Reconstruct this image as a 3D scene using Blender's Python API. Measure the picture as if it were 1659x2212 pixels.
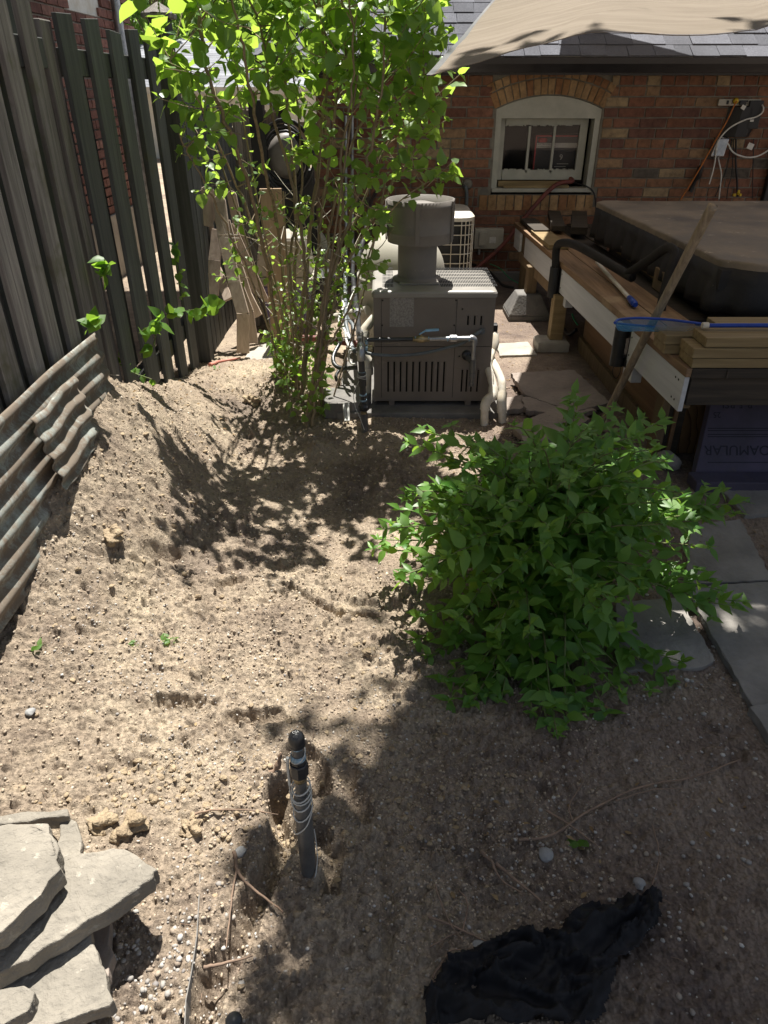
import bpy, bmesh, math, random
import numpy as np
from mathutils import Vector, Matrix, Euler
for o in list(bpy.data.objects): bpy.data.objects.remove(o)
C = bpy.context.scene
R = math.radians
# ---------------------------------------------------------------- camera, sky, sun, exposure
CAMH, PITCH, FPX = 1.5, R(31), 1525.0
cam_d = bpy.data.cameras.new('camera'); cam = bpy.data.objects.new('camera', cam_d)
C.collection.objects.link(cam); C.camera = cam
cam.location = (0, 0, CAMH); cam.rotation_euler = (R(90) - PITCH, 0, 0)
cam_d.sensor_fit = 'VERTICAL'; cam_d.sensor_height = 36; cam_d.lens = 36 * FPX / 2212
cam_d.clip_start = 0.05; cam_d.clip_end = 500
SUN_EL, SUN_AZ = R(68), R(1.5)
w = bpy.data.worlds.new('World'); C.world = w; w.use_nodes = True
nt = w.node_tree; nt.nodes.clear()
wo = nt.nodes.new('ShaderNodeOutputWorld'); bg = nt.nodes.new('ShaderNodeBackground')
sk = nt.nodes.new('ShaderNodeTexSky'); sk.sky_type = 'NISHITA'; sk.sun_disc = False
sk.sun_elevation = SUN_EL; sk.sun_rotation = SUN_AZ
sk.dust_density = 1.5; bg.inputs[1].default_value = 0.047
hs = nt.nodes.new('ShaderNodeHueSaturation'); hs.inputs['Saturation'].default_value = .62
nt.links.new(sk.outputs[0], hs.inputs['Color']); nt.links.new(hs.outputs[0], bg.inputs[0]); nt.links.new(bg.outputs[0], wo.inputs[0])
sd = bpy.data.lights.new('sun', 'SUN'); sd.energy = 5.0; sd.angle = R(0.53); sd.color = (1, .955, .88)
sun = bpy.data.objects.new('sun', sd); C.collection.objects.link(sun)
tosun = Vector((math.sin(SUN_AZ) * math.cos(SUN_EL), math.cos(SUN_AZ) * math.cos(SUN_EL), math.sin(SUN_EL)))
sun.rotation_euler = tosun.to_track_quat('Z', 'Y').to_euler(); sun.location = (0, 3, 12)
C.view_settings.view_transform = 'Standard'; C.view_settings.look = 'None'
C.view_settings.exposure = 1.22; C.view_settings.gamma = 1
C.render.engine = 'CYCLES'
C.render.resolution_x = 768; C.render.resolution_y = 1024

# ---------------------------------------------------------------- helpers
rnd = random.Random(7)
def at(u, v, Y=None, Z=None, X=None):
    """photo point (1659x2212 frame) -> world point on the plane Y=, Z= or X="""
    a = (1106 - v) / FPX; b = (u - 829.5) / FPX
    dy = math.cos(PITCH) + a * math.sin(PITCH); dz = a * math.cos(PITCH) - math.sin(PITCH)
    t = Y / dy if Y is not None else (Z - CAMH) / dz if Z is not None else X / b
    return Vector((b * t, dy * t, CAMH + dz * t))

class MB:
    def __init__(s): s.v = []; s.f = []; s.sm = []
    def add(s, vs, fs, smooth=False):
        n = len(s.v); s.v.extend([tuple(q) for q in vs]); s.f.extend([tuple(i + n for i in f) for f in fs]); s.sm.extend([smooth] * len(fs)); return s
    def box(s, c, size, rot=None, jit=0):
        hx, hy, hz = size[0] / 2, size[1] / 2, size[2] / 2; vs = []
        for x, y, z in ((-1,-1,-1),(1,-1,-1),(1,1,-1),(-1,1,-1),(-1,-1,1),(1,-1,1),(1,1,1),(-1,1,1)):
            p = Vector((x*hx + rnd.uniform(-jit, jit), y*hy + rnd.uniform(-jit, jit), z*hz + rnd.uniform(-jit, jit)))
            if rot is not None: p = rot @ p
            vs.append(p + Vector(c))
        return s.add(vs, [(0,3,2,1),(4,5,6,7),(0,1,5,4),(1,2,6,5),(2,3,7,6),(3,0,4,7)])
    def beam(s, p0, p1, w, h, up=(0, 0, 1), seg=1, warp=0):
        """board from p0 to p1, w sideways, h along up"""
        p0 = Vector(p0); p1 = Vector(p1); d = (p1 - p0).normalized(); sx = d.cross(Vector(up)).normalized(); uz = sx.cross(d).normalized()
        vs = []; fs = []
        for i in range(seg + 1):
            c = p0.lerp(p1, i / seg) + sx * rnd.uniform(-warp, warp) + uz * rnd.uniform(-warp, warp)
            for a, b in ((-1,-1),(1,-1),(1,1),(-1,1)): vs.append(c + sx * a * w / 2 + uz * b * h / 2)
        for i in range(seg):
            for k in range(4):
                a = i*4 + k; b = i*4 + (k+1) % 4; fs.append((a, b, b+4, a+4))
        fs.append((3,2,1,0)); n = seg*4; fs.append((n, n+1, n+2, n+3))
        return s.add(vs, fs)
    def tube(s, pts, r, n=10, caps=True, smooth=True):
        pts = [Vector(p) for p in pts]; m = len(pts)
        rr = r if isinstance(r, (list, tuple)) else [r] * m
        vs = []; fs = []; prev = None
        for i, p in enumerate(pts):
            d = (pts[min(i+1, m-1)] - pts[max(i-1, 0)])
            if d.length < 1e-9: d = Vector((0,0,1))
            d.normalize()
            if prev is None:
                a = d.cross(Vector((0,0,1)));
                if a.length < .05: a = d.cross(Vector((0,1,0)))
                a.normalize()
            else:
                a = prev - d * prev.dot(d); a.normalize()
            prev = a; b = d.cross(a)
            for k in range(n):
                t = 2*math.pi*k/n; vs.append(p + (a*math.cos(t) + b*math.sin(t)) * rr[i])
        for i in range(m-1):
            for k in range(n):
                fs.append((i*n+k, i*n+(k+1)%n, (i+1)*n+(k+1)%n, (i+1)*n+k))
        s.add(vs, fs, smooth)
        if caps:
            s.add(vs[:n], [tuple(range(n-1,-1,-1))]); s.add(vs[-n:], [tuple(range(n))])
        return s
    def lathe(s, prof, base, axis=(0,0,1), n=32, smooth=True, arc=None):
        """prof = [(r, h)...] turned about axis through base"""
        ax = Vector(axis).normalized(); a = ax.cross(Vector((0,1,0)));
        if a.length < .05: a = ax.cross(Vector((1,0,0)))
        a.normalize(); b = ax.cross(a); base = Vector(base)
        t0, t1 = arc if arc else (0, 2*math.pi); full = arc is None; nn = n if full else n+1
        vs = []; fs = []
        for r, h in prof:
            for k in range(nn):
                t = t0 + (t1-t0)*k/n; vs.append(base + ax*h + (a*math.cos(t) + b*math.sin(t))*r)
        for i in range(len(prof)-1):
            for k in range(n):
                k2 = (k+1) % nn if full else k+1
                fs.append((i*nn+k, i*nn+k2, (i+1)*nn+k2, (i+1)*nn+k))
        return s.add(vs, fs, smooth)
    def prism(s, poly, z0, z1):
        n = len(poly); vs = [(p[0], p[1], z0) for p in poly] + [(p[0], p[1], z1) for p in poly]
        return s.add(vs, [tuple(range(n-1,-1,-1)), tuple(range(n, 2*n))] + [(i, (i+1)%n, n+(i+1)%n, n+i) for i in range(n)])
    def loft(s, a, b, caps=True):
        """solid between two matching outlines"""
        n = len(a); s.add(list(a) + list(b), ([tuple(range(n-1,-1,-1)), tuple(range(n, 2*n))] if caps else []) + [(i, (i+1)%n, n+(i+1)%n, n+i) for i in range(n)])
        return s
    def build(s, name, m, parent=None, bev=0, origin=None, fixn=True):
        me = bpy.data.meshes.new(name)
        vs = np.array(s.v, dtype=float)
        if parent is not None: org = wloc(parent)
        elif origin is not None: org = Vector(origin)
        else:
            org = Vector(((vs[:,0].min()+vs[:,0].max())/2, (vs[:,1].min()+vs[:,1].max())/2, vs[:,2].min()))
        vs = vs - np.array(org)
        me.from_pydata(vs.tolist(), [], s.f)
        me.polygons.foreach_set('use_smooth', s.sm)
        me.materials.append(m); 
        if fixn:
            b = bmesh.new(); b.from_mesh(me); bmesh.ops.recalc_face_normals(b, faces=b.faces); b.to_mesh(me); b.free()
        me.update()
        o = bpy.data.objects.new(name, me); C.collection.objects.link(o)
        if parent is not None: o.parent = parent
        else: o.location = org
        if bev:
            md = o.modifiers.new('bevel', 'BEVEL'); md.width = bev; md.segments = 2; md.limit_method = 'ANGLE'; md.angle_limit = R(40)
        return o
def wloc(o):
    p = Vector(o.location)
    while o.parent is not None: o = o.parent; p += Vector(o.location)
    return p
def tag(o, label=None, cat=None, group=None, kind=None):
    if label: o['label'] = label
    if cat: o['category'] = cat
    if group: o['group'] = group
    if kind: o['kind'] = kind
    return o
def thing(name, label, cat, loc, group=None):
    o = bpy.data.objects.new(name, None); C.collection.objects.link(o); o.location = loc; o.empty_display_size = .1
    return tag(o, label, cat, group)
def npmesh(name, verts, faces, m, parent=None, smooth=False, origin=(0,0,0)):
    """fast mesh from numpy arrays: verts (n,3), faces (m,k)"""
    org = np.array(wloc(parent) if parent is not None else origin)
    me = bpy.data.meshes.new(name); v = (verts - org).astype(np.float32); f = faces.astype(np.int32); k = f.shape[1]
    me.vertices.add(len(v)); me.vertices.foreach_set('co', v.ravel())
    me.loops.add(f.size); me.loops.foreach_set('vertex_index', f.ravel())
    me.polygons.add(len(f)); me.polygons.foreach_set('loop_start', np.arange(len(f), dtype=np.int32) * k)
    me.polygons.foreach_set('loop_total', np.full(len(f), k, dtype=np.int32))
    me.polygons.foreach_set('use_smooth', np.full(len(f), smooth))
    me.materials.append(m); me.update(calc_edges=True); me.validate()
    o = bpy.data.objects.new(name, me); C.collection.objects.link(o)
    if parent is not None: o.parent = parent
    else: o.location = origin
    return o
def bez(pts, n=10):
    """smooth curve through pts (Catmull-Rom)"""
    P = [Vector(p) for p in pts]; P = [P[0]*2 - P[1]] + P + [P[-1]*2 - P[-2]]; out = []
    for i in range(1, len(P)-2):
        for k in range(n):
            t = k/n; a, b, c, d = P[i-1], P[i], P[i+1], P[i+2]
            out.append(.5*((2*b) + (c-a)*t + (2*a-5*b+4*c-d)*t*t + (3*b-a-3*c+d)*t**3))
    out.append(P[-2]); return out

# ---------------------------------------------------------------- numpy noise
def _h(ix, iy, s):
    n = (ix.astype(np.int64)*374761393 + iy.astype(np.int64)*668265263 + s*974634777) & 0x7fffffff
    n = ((n ^ (n >> 13)) * 1274126177) & 0x7fffffff
    n = (n ^ (n >> 16)) & 0xffffff
    return n / float(0xffffff)
def vn(x, y, s=0):
    ix = np.floor(x); iy = np.floor(y); fx = x-ix; fy = y-iy; fx = fx*fx*(3-2*fx); fy = fy*fy*(3-2*fy)
    return (_h(ix,iy,s)*(1-fx) + _h(ix+1,iy,s)*fx)*(1-fy) + (_h(ix,iy+1,s)*(1-fx) + _h(ix+1,iy+1,s)*fx)*fy
def fbm(x, y, s=0, o=4, g=.5):
    r = 0; a = 1; t = 0
    for i in range(o):
        r = r + a*(vn(x*2**i + i*17.3, y*2**i - i*9.1, s+i)-.5)*2; t += a; a *= g
    return r/t
def clods(x, y, cell, prob, r0, r1, s):
    """rounded lumps: height 0..1 scaled by own radius"""
    ix = np.floor(x/cell); iy = np.floor(y/cell); out = np.zeros_like(x)
    for i in (-1,0,1):
        for j in (-1,0,1):
            cx = (ix+i+_h(ix+i,iy+j,s))*cell; cy = (iy+j+_h(ix+i,iy+j,s+1))*cell
            on = _h(ix+i,iy+j,s+2) < prob; r = r0 + (r1-r0)*_h(ix+i,iy+j,s+3)**2
            q = 1 - ((x-cx)**2 + (y-cy)**2)/(r*r)
            out = np.maximum(out, np.where(on & (q > 0), np.sqrt(np.maximum(q,0))*r, 0))
    return out
def segd(x, y, pts):
    d = np.full_like(x, 9.)
    for (ax,ay),(bx,by) in zip(pts[:-1], pts[1:]):
        l2 = (bx-ax)**2 + (by-ay)**2; t = np.clip(((x-ax)*(bx-ax)+(y-ay)*(by-ay))/l2, 0, 1)
        d = np.minimum(d, np.hypot(x-ax-t*(bx-ax), y-ay-t*(by-ay)))
    return d
def sstep(a, b, x): t = np.clip((x-a)/(b-a), 0, 1); return t*t*(3-2*t)

# ---------------------------------------------------------------- materials
def mk(name, rough=.8, metal=0, spec=.3):
    m = bpy.data.materials.new(name); m.use_nodes = True; n = m.node_tree
    b = n.nodes['Principled BSDF']; b.inputs['Roughness'].default_value = rough; b.inputs['Metallic'].default_value = metal
    b.inputs['Specular IOR Level'].default_value = spec
    return m, n, b
def nd(n, t, **k):
    x = n.nodes.new('ShaderNode'+t)
    for a, b in k.items(): setattr(x, a, b)
    return x
def ramp(n, stops):
    r = nd(n, 'ValToRGB'); e = r.color_ramp.elements
    while len(e) < len(stops): e.new(.5)
    for i, (p, c) in enumerate(stops): e[i].position = p; e[i].color = (*c, 1) if len(c) == 3 else c
    return r
def noise(n, scale, detail=4, vec=None, rough=.55, dist=0):
    x = nd(n, 'TexNoise'); x.inputs['Scale'].default_value = scale; x.inputs['Detail'].default_value = detail
    x.inputs['Roughness'].default_value = rough; x.inputs['Distortion'].default_value = dist
    if vec is not None: n.links.new(vec, x.inputs['Vector'])
    return x
def coords(n, scale=(1,1,1), kind='Object', rot=(0,0,0)):
    tc = nd(n, 'TexCoord'); mp = nd(n, 'Mapping'); mp.inputs['Scale'].default_value = scale; mp.inputs['Rotation'].default_value = rot
    n.links.new(tc.outputs[kind], mp.inputs['Vector']); return mp.outputs[0]
def mix(n, a, b, f, mode='MIX'):
    m = nd(n, 'Mix', data_type='RGBA', blend_type=mode); 
    for i, q in ((0, f), (6, a), (7, b)):
        if isinstance(q, (int, float)): m.inputs[i].default_value = q
        elif isinstance(q, tuple): m.inputs[i].default_value = (*q, 1) if len(q) == 3 else q
        else: n.links.new(q, m.inputs[i])
    return m.outputs[2]
def bump(n, b, h, dist=.002, strength=1, prev=None):
    x = nd(n, 'Bump'); x.inputs['Distance'].default_value = dist; x.inputs['Strength'].default_value = strength
    n.links.new(h, x.inputs['Height'])
    if prev is not None: n.links.new(prev, x.inputs['Normal'])
    n.links.new(x.outputs[0], b.inputs['Normal']); return x.outputs[0]
def island(n):
    g = nd(n, 'NewGeometry'); return g.outputs['Random Per Island']

def paint(name, c, rough=.5, metal=0, var=.25, scale=6, c2=None, bs=200, bd=.0004, spec=.35, spots=None):
    """general surface: base colour, slow blotches of c2, fine grain"""
    m, n, b = mk(name, rough, metal, spec); v = coords(n)
    c2 = c2 or tuple(q*(1-var*1.6) for q in c)
    t = noise(n, scale, 6, v, .65); r = ramp(n, [(.35, c2), (.62, c)]); n.links.new(t.outputs[0], r.inputs[0]); col = r.outputs[0]
    if spots:
        sc, colr, th = spots; s = noise(n, sc, 5, v, .7); r2 = ramp(n, [(th, (0,0,0)), (th+.06, (1,1,1))]); n.links.new(s.outputs[0], r2.inputs[0])
        col = mix(n, col, colr, r2.outputs[0])
    n.links.new(col, b.inputs['Base Color'])
    g = noise(n, bs, 4, v); bump(n, b, g.outputs[0], bd)
    r3 = ramp(n, [(.3, (rough*.8,)*3), (.7, (min(1, rough*1.15),)*3)]); n.links.new(t.outputs[0], r3.inputs[0]); n.links.new(r3.outputs[0], b.inputs['Roughness'])
    return m
def wood(name, c1, c2, axis='x', scale=1., rough=.75, stain=None, isl=.25, bd=.0012, spots=None):
    """weathered board: grain along the axis, per board tint"""
    m, n, b = mk(name, rough, 0, .25); st = {'x': (1.2, 22, 22), 'y': (22, 1.2, 22), 'z': (22, 22, 1.2)}[axis]
    v = coords(n, tuple(q*scale for q in st)); g = noise(n, 2.2, 7, v, .62, .6)
    r = ramp(n, [(.3, c2), (.5, tuple((a+d)/2 for a, d in zip(c1, c2))), (.68, c1)]); n.links.new(g.outputs[0], r.inputs[0]); col = r.outputs[0]
    rr = ramp(n, [(0, (1-isl,)*3), (1, (1+isl*.5,)*3)]); n.links.new(island(n), rr.inputs[0]); col = mix(n, col, rr.outputs[0], 1., 'MULTIPLY')
    v2 = coords(n)
    if stain:
        sc, colr, th = stain; s = noise(n, sc, 5, v2, .7); r2 = ramp(n, [(th, (0,0,0)), (th+.12, (1,1,1))]); n.links.new(s.outputs[0], r2.inputs[0]); col = mix(n, col, colr, r2.outputs[0])
    if spots:
        sc, colr, th = spots; s = noise(n, sc, 5, v2, .7); r2 = ramp(n, [(th, (0,0,0)), (th+.03, (1,1,1))]); n.links.new(s.outputs[0], r2.inputs[0]); col = mix(n, col, colr, r2.outputs[0])
    n.links.new(col, b.inputs['Base Color']); bump(n, b, g.outputs[0], bd); return m
M = {}
# soil
def soil_mat():
    m, n, b = mk('soil', .95, 0, .15); v = coords(n)
    a = noise(n, 2.0, 7, v, .66, .3); c = noise(n, 14, 6, v, .7); f = noise(n, 90, 5, v, .75)
    r1 = ramp(n, [(.34, (.205,.165,.135)), (.47, (.31,.25,.19)), (.56, (.37,.305,.23)), (.7, (.46,.385,.28))]); n.links.new(a.outputs[0], r1.inputs[0])
    r2 = ramp(n, [(.3, (.74,.72,.72)), (.55, (1,1,1)), (.75, (1.15,1.12,1.05))]); n.links.new(c.outputs[0], r2.inputs[0])
    r3 = ramp(n, [(.3, (.72,.70,.68)), (.5, (1,1,1)), (.72, (1.22,1.2,1.17))]); n.links.new(f.outputs[0], r3.inputs[0])
    col = mix(n, r1.outputs[0], r2.outputs[0], 1., 'MULTIPLY'); col = mix(n, col, r3.outputs[0], 1., 'MULTIPLY')
    # darker, faintly purple tint with a patchy edge, on the right of the yard
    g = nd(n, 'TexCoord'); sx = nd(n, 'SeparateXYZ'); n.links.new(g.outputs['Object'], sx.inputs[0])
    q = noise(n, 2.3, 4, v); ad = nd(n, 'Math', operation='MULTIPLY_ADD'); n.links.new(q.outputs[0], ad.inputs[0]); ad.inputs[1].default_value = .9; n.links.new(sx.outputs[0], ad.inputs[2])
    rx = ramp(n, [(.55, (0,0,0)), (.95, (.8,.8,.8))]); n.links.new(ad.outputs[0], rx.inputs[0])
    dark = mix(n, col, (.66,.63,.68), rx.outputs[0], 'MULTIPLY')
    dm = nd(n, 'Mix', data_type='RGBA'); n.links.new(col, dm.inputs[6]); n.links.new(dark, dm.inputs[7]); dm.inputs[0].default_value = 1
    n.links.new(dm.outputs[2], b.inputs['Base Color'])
    ff = noise(n, 260, 3, v, .8); x1 = bump(n, b, f.outputs[0], .008, 1.)
    dv = nd(n, 'VectorMath', operation='ADD'); n.links.new(v, dv.inputs[0]); sc = nd(n, 'VectorMath', operation='SCALE'); sc.inputs['Scale'].default_value = .012; n.links.new(f.outputs[1], sc.inputs[0]); n.links.new(sc.outputs[0], dv.inputs[1])
    for s_, d_ in ((55, .0035), (125, .0022)):
        vo = nd(n, 'TexVoronoi', feature='SMOOTH_F1'); vo.inputs['Scale'].default_value = s_; vo.inputs['Smoothness'].default_value = .25; n.links.new(dv.outputs[0], vo.inputs['Vector'])
        iv = nd(n, 'Math', operation='SUBTRACT'); iv.inputs[0].default_value = 1; n.links.new(vo.outputs['Distance'], iv.inputs[1]); x1 = bump(n, b, iv.outputs[0], d_, 1., x1)
    bump(n, b, ff.outputs[0], .0025, .9, x1)
    return m
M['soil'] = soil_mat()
M['flag'] = paint('flagstone', (.275,.25,.21), .92, 0, .2, 6, (.175,.16,.135), 45, .010, .15, spots=(30, (.34,.315,.265), .60))
M['flagdark'] = paint('flagstone_dark', (.29,.245,.21), .9, 0, .2, 4, (.19,.16,.14), 60, .003, .2, spots=(30, (.27,.24,.2), .62))
M['paver'] = paint('paver', (.26,.245,.225), .93, 0, .2, 5, (.17,.16,.148), 80, .002, .2, spots=(40, (.22,.22,.22), .63))
M['concrete'] = paint('concrete', (.40,.37,.32), .9, 0, .2, 5, (.27,.25,.22), 90, .002, .2, spots=(35, (.18,.16,.14), .66))
M['oldconc'] = paint('old_concrete', (.20,.19,.175), .9, 0, .2, 6, (.12,.115,.11), 60, .003, .2)
M['fence'] = wood('grey_board', (.105,.11,.105), (.052,.056,.055), 'z', 1., .8, stain=(2.4, (.075,.072,.04), .6), isl=.35, spots=(38, (.34,.33,.30), .73))
M['fenceold'] = wood('weathered_board', (.27,.25,.23), (.10,.092,.085), 'z', 1., .85, stain=(2.2, (.10,.095,.055), .58), isl=.35, bd=.003)
M['fencetan'] = wood('tan_board', (.33,.29,.22), (.19,.165,.12), 'z', 1., .85, isl=.3)
M['mossrail'] = wood('rail_board', (.16,.155,.13), (.09,.09,.08), 'y', 1., .85)
M['rawwood'] = wood('raw_wood', (.50,.36,.24), (.33,.23,.15), 'z', 1., .8)
M['chairwood'] = wood('chair_wood', (.55,.45,.36), (.36,.28,.22), 'z', .8, .8, isl=.2)
M['deckwood'] = wood('deck_board', (.33,.215,.125), (.17,.105,.06), 'y', .8, .7, isl=.2, stain=(1.5, (.36,.26,.16), .6))
M['lumber'] = wood('treated_lumber', (.34,.255,.13), (.22,.155,.075), 'x', .8, .7, isl=.25)
M['framewood'] = wood('frame_wood', (.25,.18,.105), (.14,.10,.06), 'z', .9, .8, isl=.3)
M['darkwood'] = wood('dark_wood', (.075,.06,.045), (.035,.03,.025), 'x', .8, .8)
M['whiteboard'] = wood('whitewashed_board', (.62,.63,.64), (.50,.51,.52), 'y', .6, .6, isl=.06, bd=.0006, spots=(4.5, (.34,.28,.19), .72))
M['plywood'] = wood('plywood', (.28,.17,.09), (.17,.10,.055), 'y', .35, .75)
M['handle'] = wood('handle_wood', (.36,.29,.20), (.17,.13,.09), 'z', 1.4, .6, bd=.002)
M['heater'] = paint('heater_paint', (.175,.15,.128), .48, 0, .1, 5, (.145,.125,.107), 300, .0003, .45, spots=(7, (.21,.18,.15), .63))
M['heatertop'] = paint('heater_cap_paint', (.25,.235,.21), .45, 0, .1, 5, (.21,.20,.18), 300, .0003, .5)
M['vent'] = paint('vent_paint', (.175,.16,.145), .55, 0, .12, 8, (.14,.128,.115), 220, .0005, .4, spots=(14, (.23,.205,.18), .64))
M['black'] = paint('black_plastic', (.018,.018,.019), .5, 0, .2, 10, None, 250, .0004, .4)
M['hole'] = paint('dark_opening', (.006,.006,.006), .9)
M['pvc'] = paint('white_pvc', (.66,.64,.58), .35, 0, .2, 10, (.5,.44,.34), 150, .0003, .5)
M['pipe'] = paint('grey_pipe', (.16,.16,.155), .4, .3, .25, 14, (.10,.10,.10), 260, .0005, .5)
M['pipeblk'] = paint('dark_pipe', (.05,.052,.054), .35, .2, .3, 12, (.025,.026,.028), 260, .0004, .5)
M['conduit'] = paint('grey_conduit', (.13,.15,.16), .45, 0, .2, 12, None, 200, .0003)
M['dope'] = paint('blue_pipe_sealant', (.33,.50,.62), .55, 0, .5, 60, (.10,.13,.15), 120, .001)
M['brass'] = paint('brass', (.42,.34,.20), .4, .7, .2, 20)
M['steel'] = paint('galvanised_steel', (.45,.46,.47), .4, .8, .2, 18, (.25,.26,.27))
M['cord'] = paint('white_cord', (.62,.62,.58), .6, 0, .15, 30)
M['orange'] = paint('orange_cord', (.50,.16,.03), .5, 0, .2, 20)
M['yellow'] = paint('yellow_plug', (.60,.42,.03), .45, 0, .2, 20)
M['blue'] = paint('blue_plastic', (.015,.06,.36), .35, 0, .2, 15)
M['valveblue'] = paint('blue_valve_lever', (.30,.58,.85), .4)
M['redhose'] = paint('red_hose', (.17,.045,.035), .55, 0, .3, 15, (.09,.03,.025))
M['pinkhose'] = paint('faded_red_hose', (.55,.22,.17), .6, 0, .2, 15)
M['green'] = paint('green_wire', (.03,.30,.12), .5)
M['beige'] = paint('beige_plastic', (.42,.40,.34), .5, 0, .15, 12)
M['tank'] = paint('filter_tank', (.42,.40,.34), .4, 0, .12, 3, (.36,.34,.29), 120, .0006, .4)
M['winframe'] = paint('old_white_paint', (.44,.44,.38), .55, 0, .15, 9, (.36,.36,.31), 70, .0012, .4)
M['gutter'] = paint('black_gutter', (.022,.022,.025), .35, 0, .2, 8, None, 150, .0003, .5)
M['cream'] = paint('cream_wall', (.60,.58,.50), .8, 0, .1, 4)
M['binlid'] = paint('beige_lid', (.36,.33,.27), .6, 0, .2, 6)
M['purple'] = paint('purple_plastic', (.16,.14,.27), .5, 0, .2, 8)
M['foam'] = paint('lilac_foam_board', (.085,.073,.115), .8, 0, .15, 3, (.05,.045,.065), 120, .001, spots=(9, (.09,.075,.08), .64))
M['ink'] = paint('printing_ink', (.03,.03,.045), .8)
M['cover'] = paint('spa_cover_vinyl', (.205,.165,.12), .62, 0, .2, 3.5, (.10,.082,.062), 60, .0015, .4, spots=(14, (.33,.29,.235), .62))
M['skirt'] = paint('spa_cover_skirt', (.035,.033,.032), .7, 0, .3, 5, (.02,.019,.019), 90, .001, .3, spots=(18, (.10,.09,.08), .68))
M['foamrub'] = paint('foam_sleeve', (.035,.032,.030), .85, 0, .3, 12, None, 180, .001, .2)
M['fabric'] = paint('landscape_fabric', (.020,.020,.023), .7, 0, .3, 9, None, 500, .0005, .25, spots=(16, (.07,.06,.06), .68))
M['bark'] = wood('lilac_bark', (.37,.30,.20), (.18,.135,.09), 'z', 1.5, .85, bd=.002)
M['twig'] = paint('dry_root', (.27,.185,.13), .85, 0, .3, 25, (.16,.11,.08), 150, .001)
M['palewood'] = paint('pale_bark_stem', (.50,.46,.38), .8, 0, .25, 14)
M['stem'] = paint('green_stem', (.12,.20,.05), .6, 0, .2, 20, (.13,.11,.05))
M['glass'] = None
def glassm():
    m, n, b = mk('window_glass', .08, 0, .5); b.inputs['Base Color'].default_value = (.02,.02,.02,1)
    tr = nd(n, 'BsdfTransparent'); gl = nd(n, 'BsdfGlossy'); gl.inputs['Roughness'].default_value = .06; mx = nd(n, 'MixShader'); mx.inputs[0].default_value = .02
    out = n.nodes['Material Output']; n.links.new(tr.outputs[0], mx.inputs[1]); n.links.new(gl.outputs[0], mx.inputs[2]); n.links.new(mx.outputs[0], out.inputs[0]); return m
M['glass'] = glassm()
def brickm(name, cols, dirt=(.5,.47,.42)):
    m, n, b = mk(name, .9, 0, .2); v = coords(n); r = ramp(n, cols); r.color_ramp.interpolation = 'CONSTANT'; n.links.new(island(n), r.inputs[0])
    t = noise(n, 26, 6, v, .7); r2 = ramp(n, [(.3, (.45,.42,.42)), (.5, (.95,.95,.95)), (.7, (1.35,1.3,1.2))]); n.links.new(t.outputs[0], r2.inputs[0])
    t2 = noise(n, 1.3, 4, v); r4 = ramp(n, [(.35, (.7,.68,.66)), (.62, (1.1,1.08,1.05))]); n.links.new(t2.outputs[0], r4.inputs[0])
    c = mix(n, r.outputs[0], r2.outputs[0], .85, 'MULTIPLY'); c = mix(n, c, r4.outputs[0], 1., 'MULTIPLY'); n.links.new(c, b.inputs['Base Color'])
    f = noise(n, 120, 4, v, .7); bump(n, b, f.outputs[0], .003, .8); return m
RED = [(0,(.215,.105,.070)),(.16,(.245,.13,.082)),(.34,(.185,.09,.066)),(.5,(.26,.145,.09)),(.62,(.225,.115,.082)),(.72,(.30,.20,.125)),(.82,(.17,.09,.072)),(.88,(.34,.26,.165)),(.93,(.12,.105,.09)),(.96,(.235,.13,.088))]
TAN = [(0,(.36,.235,.125)),(.25,(.31,.18,.09)),(.45,(.40,.27,.15)),(.65,(.28,.15,.08)),(.85,(.35,.21,.105))]
M['brick'] = brickm('garage_brick', RED); M['archbrick'] = brickm('arch_brick', TAN)
M['housebrick'] = brickm('house_brick', [(0,(.24,.12,.10)),(.3,(.28,.145,.12)),(.6,(.20,.10,.085)),(.85,(.32,.18,.15))])
M['mortar'] = paint('mortar', (.23,.215,.18), .95, 0, .3, 14, (.13,.12,.10), 120, .003)
M['housemortar'] = paint('house_mortar', (.42,.38,.34), .95, 0, .2, 12)
def shinglem(name, base):
    m, n, b = mk(name, .92, 0, .2); v = coords(n)
    r = ramp(n, [(0, tuple(q*.72 for q in base)), (1, tuple(q*1.15 for q in base))]); n.links.new(island(n), r.inputs[0])
    t = noise(n, 160, 3, v, .8); r2 = ramp(n, [(.35,(.55,.55,.58)),(.65,(1.4,1.4,1.4))]); n.links.new(t.outputs[0], r2.inputs[0])
    t2 = noise(n, 3, 4, v); r3 = ramp(n, [(.35,(.85,.85,.85)),(.65,(1.1,1.1,1.1))]); n.links.new(t2.outputs[0], r3.inputs[0])
    c = mix(n, r.outputs[0], r2.outputs[0], 1., 'MULTIPLY'); c = mix(n, c, r3.outputs[0], 1., 'MULTIPLY'); n.links.new(c, b.inputs['Base Color']); bump(n, b, t.outputs[0], .002); return m
M['shingle'] = shinglem('grey_shingle', (.125,.13,.15)); M['shinglefar'] = shinglem('pale_shingle', (.25,.26,.28))
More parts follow.
